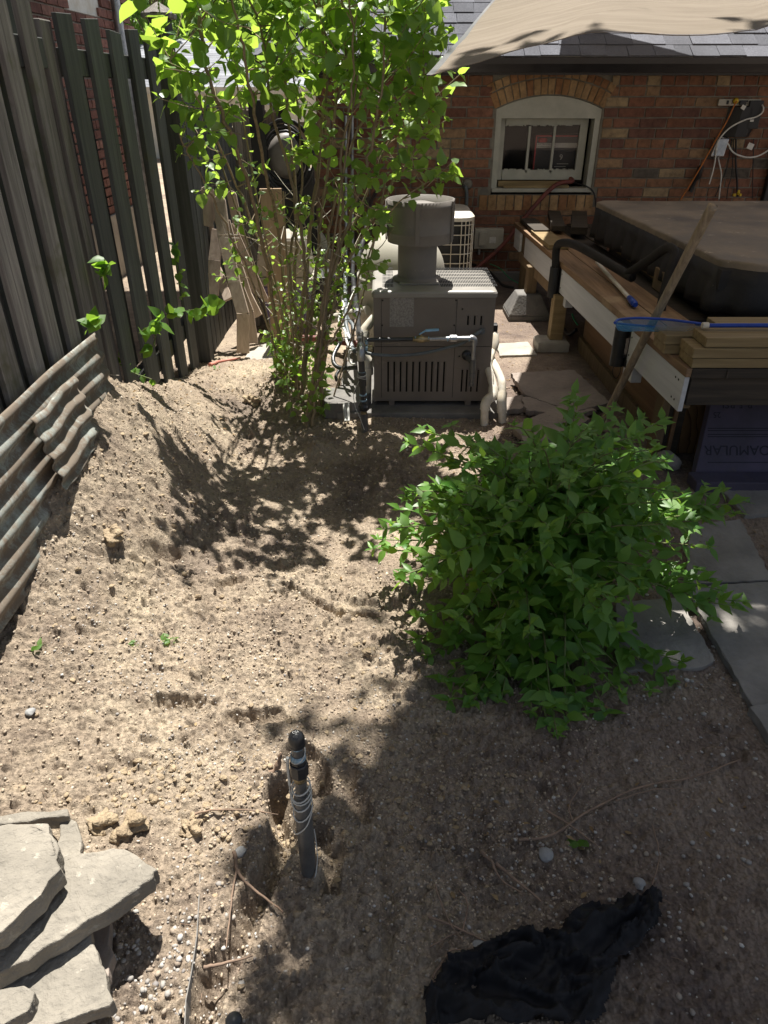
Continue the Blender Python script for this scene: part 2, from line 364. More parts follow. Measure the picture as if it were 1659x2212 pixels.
def leafm(name, c1, c2, trans, tc, rough=.45, spec=.35, tip=None, sat=1.):
    m, n, b = mk(name, rough, 0, spec); r = ramp(n, [(0, c1), (1, c2)]); n.links.new(island(n), r.inputs[0])
    n.links.new(r.outputs[0], b.inputs['Base Color'])
    t = nd(n, 'BsdfTranslucent'); r2 = ramp(n, [(0, tc), (.5, tuple(q*.72 for q in tc)), (1, tuple(q*.42 for q in tc))]); n.links.new(island(n), r2.inputs[0]); n.links.new(r2.outputs[0], t.inputs[0])
    mx = nd(n, 'MixShader'); mx.inputs[0].default_value = trans
    n.links.new(b.outputs[0], mx.inputs[1]); n.links.new(t.outputs[0], mx.inputs[2]); n.links.new(mx.outputs[0], n.nodes['Material Output'].inputs[0]); return m
M['lilacleaf'] = leafm('lilac_leaf', (.06,.135,.035), (.14,.25,.06), .48, (.55,.82,.10), .38, .5)
M['bushleaf'] = leafm('shrub_leaf', (.055,.16,.03), (.16,.31,.05), .42, (.40,.66,.07), .42, .45)
M['farleaf'] = leafm('far_tree_leaf', (.08,.15,.04), (.12,.22,.06), .5, (.42,.62,.14), .6, .2)
M['weed'] = leafm('weed_leaf', (.07,.16,.03), (.11,.22,.05), .5, (.36,.62,.06))
M['litter'] = leafm('dry_leaf', (.16,.10,.05), (.34,.25,.14), .15, (.3,.2,.08), .8, .1)
M['budm'] = paint('flower_bud', (.25,.28,.12), .8)
def sailm():
    m, n, b = mk('shade_sail_cloth', .85, 0, .15); v = coords(n, (1, 1, 1), rot=(0,0,R(40)))
    wv = nd(n, 'TexWave', wave_type='BANDS', bands_direction='X'); n.links.new(v, wv.inputs['Vector']); wv.inputs['Scale'].default_value = 60; wv.inputs['Distortion'].default_value = 1.5; wv.inputs['Detail'].default_value = 3
    t = noise(n, 5, 5, coords(n, (.5, 6, 1), rot=(0,0,R(-28))), .6); r = ramp(n, [(.3, (.30,.25,.195)), (.7, (.40,.34,.27))]); n.links.new(t.outputs[0], r.inputs[0])
    r2 = ramp(n, [(0,(.8,.8,.8)),(1,(1.1,1.1,1.1))]); n.links.new(wv.outputs[0], r2.inputs[0]); c = mix(n, r.outputs[0], r2.outputs[0], 1., 'MULTIPLY')
    n.links.new(c, b.inputs['Base Color']); tl = nd(n, 'BsdfTranslucent'); n.links.new(c, tl.inputs[0]); bump(n, b, wv.outputs[0], .001)
    mx = nd(n, 'MixShader'); mx.inputs[0].default_value = .42; n.links.new(b.outputs[0], mx.inputs[1]); n.links.new(tl.outputs[0], mx.inputs[2])
    n.links.new(mx.outputs[0], n.nodes['Material Output'].inputs[0]); return m
M['sail'] = sailm()
def corrm():
    m, n, b = mk('corrugated_metal', .5, .55, .5); v = coords(n)
    t = noise(n, 5, 6, v, .7); r = ramp(n, [(.35,(.20,.225,.205)),(.6,(.34,.37,.345))]); n.links.new(t.outputs[0], r.inputs[0])
    s = noise(n, 9, 7, v, .75, .4); r2 = ramp(n, [(.37,(0,0,0)),(.52,(1,1,1))]); n.links.new(s.outputs[0], r2.inputs[0])
    c = mix(n, r.outputs[0], (.16,.13,.10), r2.outputs[0]); n.links.new(c, b.inputs['Base Color'])
    rr = ramp(n, [(0,(.45,)*3),(1,(.97,)*3)]); n.links.new(r2.outputs[0], rr.inputs[0]); n.links.new(rr.outputs[0], b.inputs['Roughness'])
    r5 = ramp(n, [(0,(.35,)*3),(1,(0,)*3)]); n.links.new(r2.outputs[0], r5.inputs[0]); n.links.new(r5.outputs[0], b.inputs['Metallic'])
    g = noise(n, 60, 5, v, .7); bump(n, b, g.outputs[0], .0012); return m
M['corr'] = corrm()
def pebm():
    m, n, b = mk('pebbles', .75, 0, .3); r = ramp(n, [(0,(.36,.34,.31)),(.3,(.27,.25,.23)),(.5,(.48,.46,.43)),(.6,(.24,.19,.15)),(.85,(.36,.30,.23)),(1,(.18,.17,.17))]); n.links.new(island(n), r.inputs[0])
    n.links.new(r.outputs[0], b.inputs['Base Color']); f = noise(n, 150, 4, coords(n), .7); bump(n, b, f.outputs[0], .001); return m
M['pebble'] = pebm()
M['clod'] = paint('soil_clod', (.38,.30,.20), .97, 0, .2, 26, (.26,.20,.135), 90, .012, .1)
def crumbm():
    m, n, b = mk('soil_crumb', .97, 0, .1); r = ramp(n, [(0,(.25,.20,.155)),(.5,(.35,.285,.215)),(.9,(.43,.355,.265)),(1,(.5,.47,.42))]); n.links.new(island(n), r.inputs[0]); n.links.new(r.outputs[0], b.inputs['Base Color']); return m
M['crumb'] = crumbm()
M['greystone'] = paint('grey_stone', (.34,.34,.33), .85, 0, .2, 12, (.20,.20,.20), 120, .002)
M['red'] = paint('red_card', (.34,.03,.03), .5); M['cardblack'] = paint('black_card', (.03,.028,.028), .5); M['cardwhite'] = paint('white_print', (.5,.48,.44), .6)
M['screw'] = paint('dark_screw', (.05,.045,.04), .5, .5)
M['sticker'] = paint('peeled_sticker', (.30,.285,.26), .8, 0, .3, 120, (.17,.155,.14), 200, .0005)
M['mesh'] = None
def netm():
    m, n, b = mk('blue_net', .6, 0, .3); b.inputs['Base Color'].default_value = (.06,.26,.52,1); t = nd(n, 'BsdfTransparent'); mx = nd(n, 'MixShader'); mx.inputs[0].default_value = .5
    n.links.new(b.outputs[0], mx.inputs[1]); n.links.new(t.outputs[0], mx.inputs[2]); n.links.new(mx.outputs[0], n.nodes['Material Output'].inputs[0]); return m
M['mesh'] = netm()
# ================================================================ GROUND
def base_z(x, y):
    """smooth lie of the land (numpy)"""
    zf = np.interp(y, [0,1.2,1.6,2.0,2.35,2.65,3.0,3.35,3.8,4.4,9], [.04,.10,.20,.43,.52,.52,.39,.25,.11,.0,-.0])
    k = .15*sstep(-.15, -1.12, x) + .85*sstep(-.66, -1.14, x); k = np.where(x < -1.25, 1 - .75*sstep(-1.25, -1.6, x), k)
    z = zf * k
    z = z + .05*np.exp(-(((x+.45)/.45)**2 + ((y-3.75)/.45)**2))
    z = z + .05*sstep(-.2, -.7, x)*sstep(1.5, .9, y)
    return z
trench = [((-.275,1.12),(-.245,1.0),(-.26,.9),(-.30,.80),(-.33,.70),(-.35,.6)), ]
def soil_z(x, y):
    z = base_z(x, y)
    a = sstep(4.9, 3.9, y) * sstep(1.9, 1.2, x) * (1 - .75*sstep(3.1, 3.5, y)*sstep(-.25, 0, x))
    sm = .42 + .68*sstep(.15, .50, np.abs(fbm(x*1.1+3, y*1.1, 91, 2)) + .35*segd(x, y, [(-.35,1.9),(-.1,2.25)]) )   # trodden patch in the middle
    a2 = a * sm * (1 - .45*sstep(.35, .8, x))
    z = z + a*.022*fbm(x*2.2, y*2.2, 5, 3) + a2*.010*fbm(x*9, y*9, 11, 4)
    wx = x + .010*fbm(x*30, y*30, 201, 2); wy = y + .010*fbm(x*30, y*30, 202, 2)
    z = z + a2*(.8*clods(wx, wy, .13, .24, .010, .036, 31) + .95*clods(wx, wy, .05, .30, .005, .020, 41)*1.7*sstep(.38,.8,vn(x*3.1, y*3.1, 66)) + 1.15*clods(wx, wy, .021, .45, .003, .010, 51)*1.7*sstep(.35,.8,vn(x*4.3, y*4.3, 67)))
    z = z + a2*.012*np.abs(fbm(x*34, y*34, 77, 3)) + a2*.0075*fbm(x*80, y*80, 78, 2) - a2*.012*sstep(.25,.60,fbm(x*15, y*15, 79, 4)) - a2*.005*sstep(.2,.6,fbm(x*38, y*38, 80, 3))
    z = z - a2*.008*clods(wx+5, wy+3, .16, .25, .02, .05, 61)/.05
    # dug holes, cracks and the trench by the standpipe
    def cut(pts, wd, dp, s=1.):
        d = segd(x + .012*fbm(x*14, y*14, 3), y + .012*fbm(x*14, y*14, 4), pts); return -dp*np.clip(1 - d/wd, 0, 1)**s
    z = z + cut([(-.26,1.14),(-.235,1.03),(-.255,.93),(-.30,.80),(-.335,.70),(-.36,.55)], .034, .085, .6)
    z = z + cut([(-.225,1.26),(-.18,1.21),(-.17,1.17)], .045, .09, .6) + cut([(-.245,1.17),(-.275,1.12),(-.25,1.06)], .025, .06, .6) + cut([(-.15,1.03),(-.11,.98),(-.12,.90)], .022, .05, .6)
    z = z + cut([(-.62,1.42),(-.53,1.435)], .030, .05, .6) + cut([(-.42,1.38),(-.30,1.40)], .028, .05, .6) + cut([(-.80,2.0),(-.74,2.05)], .03, .05, .6) + cut([(-.55,1.95),(-.50,1.99)], .025, .04, .6)
    z = z + cut([(-.335,1.98),(-.16,1.86),(-.02,1.84)], .017, .045, .7)
    z = z + cut([(-.09,1.20),(-.05,1.08)], .03, .04, .8) + cut([(-.01,1.0),(.02,.80),(-.02,.62)], .018, .02, .8)
    z = z + .05*np.exp(-(((x+.32)/.05)**2 + ((y-3.1)/.06)**2)) + a*.03*sstep(.05,-.15,x)*sstep(1.25,1.55,y)*np.clip(fbm(x*1.4+7, y*1.4, 301, 2)*2, -1, 1)
    return z
def gz(x, y): return float(base_z(np.array([float(x)]), np.array([float(y)]))[0])
def sz(x, y): return float(soil_z(np.array([float(x)]), np.array([float(y)]))[0])
def ground():
    xs = np.concatenate([-np.geomspace(60, 2.4, 22), np.arange(-2.3, -1.35, .05), np.arange(-1.35, 1.75, .0048), np.arange(1.76, 3, .06), np.geomspace(3.1, 60, 20)])
    ys = [.42]; 
    while ys[-1] < 4.7: ys.append(ys[-1] + max(.0036, .0027*ys[-1]))
    ys = np.concatenate([-np.geomspace(30, .5, 12), np.arange(-.4, .42, .05), ys, np.arange(4.75, 7, .06), np.geomspace(7.1, 120, 24)])
    X, Y = np.meshgrid(xs, ys); Z = soil_z(X.ravel(), Y.ravel())
    V = np.stack([X.ravel(), Y.ravel(), Z], 1); nx, ny = len(xs), len(ys)
    i = np.arange((nx-1)*(ny-1)); r, c = i//(nx-1), i % (nx-1); a = r*nx + c
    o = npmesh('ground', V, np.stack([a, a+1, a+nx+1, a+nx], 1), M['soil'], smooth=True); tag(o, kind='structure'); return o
ground()

# unit lump for stones
def lump(seed, n=2, flat=.7, rough=.25):
    b = bmesh.new(); bmesh.ops.create_icosphere(b, subdivisions=n, radius=1); r = random.Random(seed); ph = [r.uniform(0, 9) for _ in range(6)]
    ax = [Vector((r.uniform(-1,1), r.uniform(-1,1), r.uniform(-1,1))).normalized() for _ in range(5)]; cut = [r.uniform(.55, .95) for _ in ax]
    for v in b.verts:
        p = v.co.copy()
        for a, c in zip(ax, cut):
            d = p.dot(a)
            if d > c: p -= a*(d-c)*.85
        k = 1 + rough*.3*math.sin(3*p.x+ph[0])*math.sin(4*p.y+ph[1]) + rough*.2*math.sin(7*p.z+ph[2]+5*p.x); v.co = Vector((p.x*k, p.y*k, p.z*k*flat))
    V = np.array([v.co[:] for v in b.verts]); F = np.array([[q.index for q in f.verts] for f in b.faces]); b.free(); return V, F
LUMPS1 = [lump(i, 1) for i in range(6)]; LUMPS2 = [lump(i+20, 2) for i in range(6)]
def scatter(name, m, label, cat, spots, lib):
    """spots: x, y, z, r ; one merged stuff object"""
    V = []; F = []; n = 0; rs = np.random.RandomState(5)
    for (x, y, z, r) in spots:
        v, f = lib[rs.randint(len(lib))]; a = rs.rand()*6.28; ca, sa = math.cos(a), math.sin(a); s = np.array([1, rs.uniform(.6, 1), rs.uniform(.6, .95)])*r
        q = v*s; q = np.stack([q[:,0]*ca - q[:,1]*sa, q[:,0]*sa + q[:,1]*ca, q[:,2]], 1) + [x, y, z + r*.15]; V.append(q); F.append(f+n); n += len(v)
    o = npmesh(name, np.concatenate(V), np.concatenate(F), m, smooth=True); return tag(o, label, cat, kind='stuff')
def blobspots(blobs, seed):
    rs = np.random.RandomState(seed); X = []; Y = []; Rr = []
    for (cx, cy, sx, sy, n, r0, r1) in blobs:
        X.append(rs.randn(n)*sx+cx); Y.append(rs.randn(n)*sy+cy); Rr.append(r0 + (r1-r0)*rs.rand(n)**2.5)
    X = np.concatenate(X); Y = np.concatenate(Y); Rr = np.concatenate(Rr); k = (Y > .45) & (Y < 4.8) & (X > -1.15) & (X < 2.2); X, Y, Rr = X[k], Y[k], Rr[k]
    Z = soil_z(X, Y); return list(zip(X, Y, Z, Rr))
pebs = blobspots([(-.75,1.62,.22,.10,420,.002,.006), (-.62,1.45,.16,.05,160,.002,.007), (-.4,1.5,.3,.18,160,.002,.005), (-.45,1.24,.16,.04,260,.002,.005), (-.95,1.75,.15,.15,250,.002,.006),
  (.35,1.02,.16,.09,260,.002,.007), (.55,1.1,.3,.15,220,.002,.007), (.7,.85,.25,.18,320,.002,.009), (.9,1.35,.15,.2,240,.003,.009), (.25,.8,.2,.1,240,.002,.007), (1.15,1.6,.15,.15,260,.003,.011),
  (-.15,1.25,.2,.2,120,.002,.006), (-.05,1.45,.12,.15,160,.002,.007), (-.35,.95,.1,.15,160,.002,.006), (-.42,.72,.09,.10,360,.003,.009), (-.3,2.2,.7,.8,120,.002,.006), (.95,2.6,.3,.5,300,.003,.009), (.8,3.5,.4,.4,200,.003,.009)], 3)
scatter('gravel', M['pebble'], 'small pale and grey pebbles strewn through the bare soil', 'gravel', pebs, LUMPS1)
cl = blobspots([(-.58,1.12,.10,.05,150,.003,.013), (-.36,1.08,.07,.08,120,.003,.010), (-.2,1.05,.08,.12,120,.003,.012), (-.5,1.7,.5,.5,150,.002,.010), (-.5,2.6,.5,.6,240,.003,.012), (-.1,1.5,.2,.3,130,.003,.010), (.1,1.15,.15,.15,130,.003,.011), (-.85,2.3,.12,.5,200,.004,.013), (.1,2.9,.4,.3,110,.004,.012)], 9)
scatter('soil_crumbs', M['clod'], 'loose crumbs and lumps of dry soil lying on the dug bed', 'soil', cl, LUMPS2)

def fine_crumbs():
    b = bmesh.new(); bmesh.ops.create_icosphere(b, subdivisions=1, radius=1); V0 = np.array([v.co[:] for v in b.verts]); F0 = np.array([[q.index for q in f.verts] for f in b.faces]); b.free()
    if len(V0) > 12:
        b = bmesh.new(); bmesh.ops.create_icosphere(b, subdivisions=0 or 1, radius=1); b.free()
    g = (1+5**.5)/2; V0 = np.array([(-1,g,0),(1,g,0),(-1,-g,0),(1,-g,0),(0,-1,g),(0,1,g),(0,-1,-g),(0,1,-g),(g,0,-1),(g,0,1),(-g,0,-1),(-g,0,1)])/1.9
    F0 = np.array([(0,11,5),(0,5,1),(0,1,7),(0,7,10),(0,10,11),(1,5,9),(5,11,4),(11,10,2),(10,7,6),(7,1,8),(3,9,4),(3,4,2),(3,2,6),(3,6,8),(3,8,9),(4,9,5),(2,4,11),(6,2,10),(8,6,7),(9,8,1)])
    rs = np.random.RandomState(17); n = 95000; y = .5*(3.9/.5)**(rs.rand(n)**.85); x = rs.uniform(-1.1, 1.0, n); keep = (np.abs(x) < .62*y+.25) & (rs.rand(n) < .35+.65*sstep(-.3,.3,fbm(x*3, y*3, 401, 3))) & (x < .25+.25*y); x, y = x[keep], y[keep]; n = len(x)
    r = (.0008+.0042*rs.rand(n)**6)*(.75+.25*y); z = soil_z(x, y)
    V = V0[None]*(1+.35*rs.uniform(-1,1,(n,12,1)))*r[:,None,None]*rs.uniform(.7,1.15,(n,1,3)) + np.stack([x, y, z+r*.2], 1)[:,None,:]
    F = (F0[None]+(np.arange(n)*12)[:,None,None]).reshape(-1,3); o = npmesh('soil_grains', V.reshape(-1,3), F, M['crumb'], smooth=True); tag(o, 'fine crumbs of dug soil covering the bed', 'soil', kind='stuff')
fine_crumbs()
# ---- slabs of flagstone and pavers
def slab(name, px, zb, th, m, label, cat, tilt=(0,0), seed=0, rough=.006, group=None, rgh=1.):
    """px = photo outline of the top face at height zb+th -> real slab with chipped edge"""
    r = random.Random(seed); P = [at(u, v, Z=zb+th) for u, v in px]; c = sum(P, Vector())/len(P)
    out = []
    for i, p in enumerate(P):
        q = P[(i+1) % len(P)]; n = max(2, int((q-p).length/.022))
        for k in range(n):
            t = k/n; e = p.lerp(q, t); d = (q-p).normalized(); nrm = Vector((d.y, -d.x, 0)); out.append(e + nrm*r.uniform(-rough, rough)*(0 if k == 0 else 1))
    bm = bmesh.new()
    def tz(p): return (p.x-c.x)*tilt[0] + (p.y-c.y)*tilt[1]
    top = [bm.verts.new((p.x, p.y, zb+th+tz(p))) for p in out]
    mid = []; bot = []
    for p in out:
        k = 1 + r.uniform(-.004, .012); q = c + (p-c)*k; mid.append(bm.verts.new((q.x, q.y, zb + th*r.uniform(.35,.6) + tz(p))))
        k = 1 + r.uniform(-.03, .0); q = c + (p-c)*k; bot.append(bm.verts.new((q.x, q.y, zb+tz(p))))
    bm.faces.new(top); bm.faces.new(bot[::-1]); n = len(out)
    for i in range(n):
        j = (i+1) % n; bm.faces.new((mid[i], mid[j], top[j], top[i])); bm.faces.new((bot[i], bot[j], mid[j], mid[i]))
    bmesh.ops.triangulate(bm, faces=[f for f in bm.faces if len(f.verts) > 4])
    bmesh.ops.subdivide_edges(bm, edges=[e for e in bm.edges if e.calc_length() > .06], cuts=2, use_grid_fill=False)
    bmesh.ops.recalc_face_normals(bm, faces=bm.faces)
    me = bpy.data.meshes.new(name)
    for v in bm.verts: v.co -= Vector((c.x, c.y, zb))
    bm.to_mesh(me); bm.free(); me.materials.append(m); o = bpy.data.objects.new(name, me); C.collection.objects.link(o); o.location = (c.x, c.y, zb)
    md = o.modifiers.new('bevel', 'BEVEL'); md.width = .003; md.segments = 2; md.limit_method = 'ANGLE'; md.angle_limit = R(45)
    if rgh:
        sb = o.modifiers.new('subdivide', 'SUBSURF'); sb.subdivision_type = 'SIMPLE'; sb.levels = sb.render_levels = 3
        for k, (ts, st_) in enumerate(((.12, .008), (.02, .0035))):
            tx = bpy.data.textures.new('relief', 'CLOUDS'); tx.noise_scale = ts; tx.noise_depth = 4; dm = o.modifiers.new('relief', 'DISPLACE'); dm.texture = tx; dm.strength = st_*rgh; dm.texture_coords = 'GLOBAL'
    return tag(o, label, cat, group)
FG = 'flagstones piled in the corner'
slab('flagstone', [(-60,1785),(105,1775),(133,1873),(30,1990),(-60,2060)], .215, .05, M['flag'], 'pale grey flagstone lying on top of the pile, its pointed end up', 'flagstone', (-.03,-.03), 1, group=FG)
slab('flagstone', [(-70,1990),(150,1845),(270,1835),(340,1878),(330,1895),(190,1985),(60,2072),(-70,2125)], .15, .045, M['flag'], 'long pointed flagstone in the pile, second from the top', 'flagstone', (0,.02), 2, group=FG)
slab('flagstone', [(-40,2235),(-10,2120),(190,1990),(215,2080),(245,2160),(235,2172),(150,2200),(20,2260)], .10, .04, M['flag'], 'square ended flagstone half in the shadow of the stone above it', 'flagstone', (0,.03), 3, group=FG)
slab('flagstone', [(175,2000),(225,1945),(245,2060),(235,2110),(180,2100)], .05, .035, M['flagdark'], 'reddish flagstone poking out under the right side of the pile', 'flagstone', (0,0), 4, group=FG)
slab('flagstone', [(-30,1762),(60,1752),(145,1747),(147,1762),(60,1775),(-30,1780)], .10, .04, M['flag'], 'narrow flagstone standing out behind the pile', 'flagstone', (0,0), 5, group=FG)
slab('flagstone', [(130,1750),(165,1775),(178,1862),(120,1870)], .09, .03, M['flag'], 'thin flagstone sliver between the pile and the lumps of soil', 'flagstone', (0,0), 6, group=FG)
slab('flagstone', [(-20,2150),(20,2130),(75,2140),(60,2185),(5,2215),(-30,2215)], .20, .035, M['flag'], 'small broken flagstone lying in the shade at the bottom corner', 'flagstone', (0,0), 7, group=FG)
SG = 'stone slabs beside the deck'
slab('stone_slab', [(1103,808),(1240,802),(1320,868),(1240,885),(1135,852)], .03, .03, M['flagdark'], 'flat brown slab lying nearest the deck skirt', 'stone slab', (0,.03), 8, group=SG)
slab('stone_slab', [(1128,858),(1215,862),(1290,885),(1240,893),(1136,885)], .02, .03, M['flagdark'], 'long thin slab tucked in front of the flat brown slab', 'stone slab', (0,.03), 9, .009, group=SG)
slab('stone_slab', [(1108,918),(1225,864),(1275,905),(1205,948),(1138,962)], .03, .035, M['flagdark'], 'tilted pinkish slab right of the white pipes, behind the shrub', 'stone slab', (.02,-.05), 10, group=SG)
slab('stone_slab', [(1092,858),(1130,852),(1137,880),(1095,886)], .01, .03, M['flagdark'], 'small broken slab beside the white pipes', 'stone slab', (0,0), 11, group=SG)
PG = 'pavers of the path on the right'
slab('paver', [(1490,1135),(1600,1120),(1662,1240),(1700,1250),(1480,1262)], -.015, .03, M['paver'], 'square grey paver right of the shrub, farthest in the path', 'paver', (0,0), 12, .003, group=PG)
slab('paver', [(1480,1268),(1720,1252),(1760,1520),(1640,1545),(1600,1480)], -.01, .035, M['paver'], 'large grey paver at the right edge of the photo', 'paver', (0,0), 13, .003, group=PG)
slab('paver', [(1330,1300),(1468,1290),(1545,1425),(1520,1440),(1340,1450)], -.01, .03, M['paver'], 'dark paver half hidden under the shrub', 'paver', (0,0), 14, .003, group=PG)
slab('paver', [(1618,1525),(1760,1500),(1800,1640),(1690,1625)], -.005, .04, M['paver'], 'nearest paver of the path, just its corner in the photo', 'paver', (0,0), 15, .003, group=PG)
slab('paver', [(1560,1060),(1700,1040),(1760,1110),(1610,1112)], -.015, .03, M['paver'], 'shaded paver below the lilac foam board', 'paver', (0,0), 16, .003, group=PG)
# path at the back-left and concrete pads
slab('concrete_slab', [(515,800),(540,752),(600,735),(640,742),(600,805),(560,815)], .0, .03, M['concrete'], 'pale concrete slab by the folded wooden chair, sunlit', 'concrete slab', (0,0), 17, .003)
slab('concrete_slab', [(595,700),(640,705),(625,735),(570,745)], -.01, .025, M['concrete'], 'pale concrete slab under the purple bin', 'concrete slab', (0,0), 18, .003)
p = MB(); p.box((.20, 4.05, -.01), (.90, 1.2, .09)); tag(p.build('concrete_pad', M['oldconc'], bev=.008), 'low dark concrete pad under the pool heater', 'concrete pad')
slab('concrete_slab', [(1070,742),(1140,738),(1160,765),(1080,768)], -.005, .02, M['concrete'], 'sunlit concrete slab behind the pool heater, beside a deck post', 'concrete slab', (0,0), 19, .003)
slab('stone_block', [(700,838),(790,830),(800,852),(780,868),(700,872)], .0, .085, M['oldconc'], 'grey stone block left of the pool heater by the pipes', 'stone block', (0,0), 20, .008)

# larger loose stones
def stone(u, v, r, label, m='greystone', seed=1, flat=.55, group='loose stones on the soil'):
    p = at(u, v, Z=.02); V, F = lump(seed, 4 if m == 'clod' else 3, flat, 1.3 if m == 'clod' else .25); z = sz(p.x, p.y); V = V*(1+.30*fbm(V[:,0]*3.1+seed, V[:,1]*3.1+V[:,2]*2, seed, 4)[:,None]) if m == 'clod' else V; b = MB(); b.add([tuple(q*r + [p.x, p.y, z+r*.25]) for q in V], [tuple(f) for f in F], True)
    tag(b.build('stone', M[m]), label, 'stone', group)
stone(1182, 1835, .018, 'smooth oval grey stone under the twigs in the shade', seed=31)
stone(1398, 1978, .017, 'white knobbly stone near the black fabric', seed=32)
stone(795, 1403, .016, 'round brown stone at the edge of the shrub shadow', 'clod', 33)
stone(1035, 2040, .016, 'pale stone beside the black fabric near the roots', 'greystone', 34)
stone(520, 1842, .014, 'white oval stone right of the flagstone pile', 'greystone', 35)
stone(85, 1592, .013, 'blue grey stone among gravel above the flagstones', 'greystone', 36)
stone(290, 1812, .030, 'ochre lump of clay behind the long flagstone', 'clod', 37, .7)
stone(415, 1800, .022, 'ochre clay lump between the pipe and the flagstones', 'clod', 38, .7)
stone(225, 1805, .026, 'ochre clay lump nearest the thin stone sliver', 'clod', 39, .8)
stone(268, 1275, .03, 'clod on the sunlit slope above the gravel', 'clod', 40, .8)
stone(545, 870, .04, 'brown root clod below the lilac', 'clod', 41, .8)
stone(1385, 1895, .014, 'small stone in the shaded gravel', 'greystone', 42)

# roots and twigs
def twig(pts, r, label, name='root', m='twig', cat='root', lift=.012, group='roots and twigs on the soil', branches=()):
    b = MB()
    def run(px, r):
        P = []
        for u, v in px:
            p = at(u, v, Z=.015); P.append(Vector((p.x, p.y, max(sz(p.x, p.y), gz(p.x, p.y)) + lift)))
        P = bez(P, 5); P = [q + Vector((rnd.uniform(-1,1), rnd.uniform(-1,1), rnd.uniform(-.5,.5)))*.0012 for q in P]
        b.tube(P, [max(.0012, 1.0*r*(1-.6*i/len(P))) for i in range(len(P))], 6)
    run(pts, r)
    for br in branches: run(br, r*.6)
    tag(b.build(name, M[m]), label, cat, group)
twig([(508,1850),(520,1900),(560,1930),(612,1978)], .0045, 'curved red brown root beside the standpipe', branches=[[(515,1880),(500,1960),(490,2050)]])
twig([(425,1772),(470,1768),(530,1752),(600,1758)], .003, 'thin straight root left of the standpipe')
twig([(440,2095),(480,2085),(545,2065)], .0045, 'short pale root below the trench', m='twig')
twig([(1040,1838),(1090,1880),(1170,1945)], .0055, 'thick straight twig lying in the shade', 'twig', cat='twig', branches=[[(1060,1860),(1080,1895),(1130,1930)]])
twig([(1180,1748),(1230,1780),(1290,1825)], .0035, 'short twig crossing a long root', 'twig', cat='twig')
twig([(1120,1815),(1200,1800),(1280,1745),(1390,1700),(1500,1680),(1600,1640)], .0038, 'long thin root running to the right across the shade', branches=[[(1240,1775),(1230,1740),(1260,1690)],[(1330,1730),(1400,1710),(1470,1705)]])
twig([(925,1985),(1000,2010),(1055,2035)], .0035, 'tangle of bare roots in the shaded soil', branches=[[(940,1920),(965,1985),(1000,2040)],[(1000,2010),(1010,1960),(990,1920)],[(930,2050),(960,2030),(1000,2010)]])
twig([(935,2115),(970,2060),(1000,2055)], .003, 'small forked root left of the black fabric', branches=[[(930,2120),(980,2125),(1020,2118)]])
twig([(1410,1780),(1425,1850),(1410,1920),(1450,1950)], .0016, 'fine hair root winding down in the shade')
twig([(840,1120),(870,1135),(905,1128),(930,1165)], .002, 'thin dark root on the sunlit soil near the shadow', group='roots and twigs on the soil')
twig([(102,1020),(128,998)], .003, 'straight pale twig below the corrugated sheet', 'twig', 'palewood', 'twig', .02)
twig([(250,1000),(300,1020)], .002, 'short light twig in the middle of the slope', 'twig', 'palewood', 'twig', .02)
twig([(455,805),(480,788),(520,780)], .012, 'faded red hose end lying by the fence', 'hose', 'pinkhose', 'hose', .01, None)

# edge of buried sheet sticking from the soil
b = MB(); P = [(431,1885),(428,1950),(424,2020),(412,2100),(400,2160),(396,2250)]; top = [at(u, v, Z=.035) for u, v in P]
for i in range(len(top)-1):
    a, c = top[i], top[i+1]; b.loft([a, a+Vector((.0022,0,0)), a+Vector((.0022,0,-.07)), a+Vector((0,0,-.07))], [c, c+Vector((.0022,0,0)), c+Vector((.0022,0,-.07)), c+Vector((0,0,-.07))])
tag(b.build('edging_strip', M['oldconc']), 'thin buried edging strip showing as a line right of the flagstones', 'edging strip')

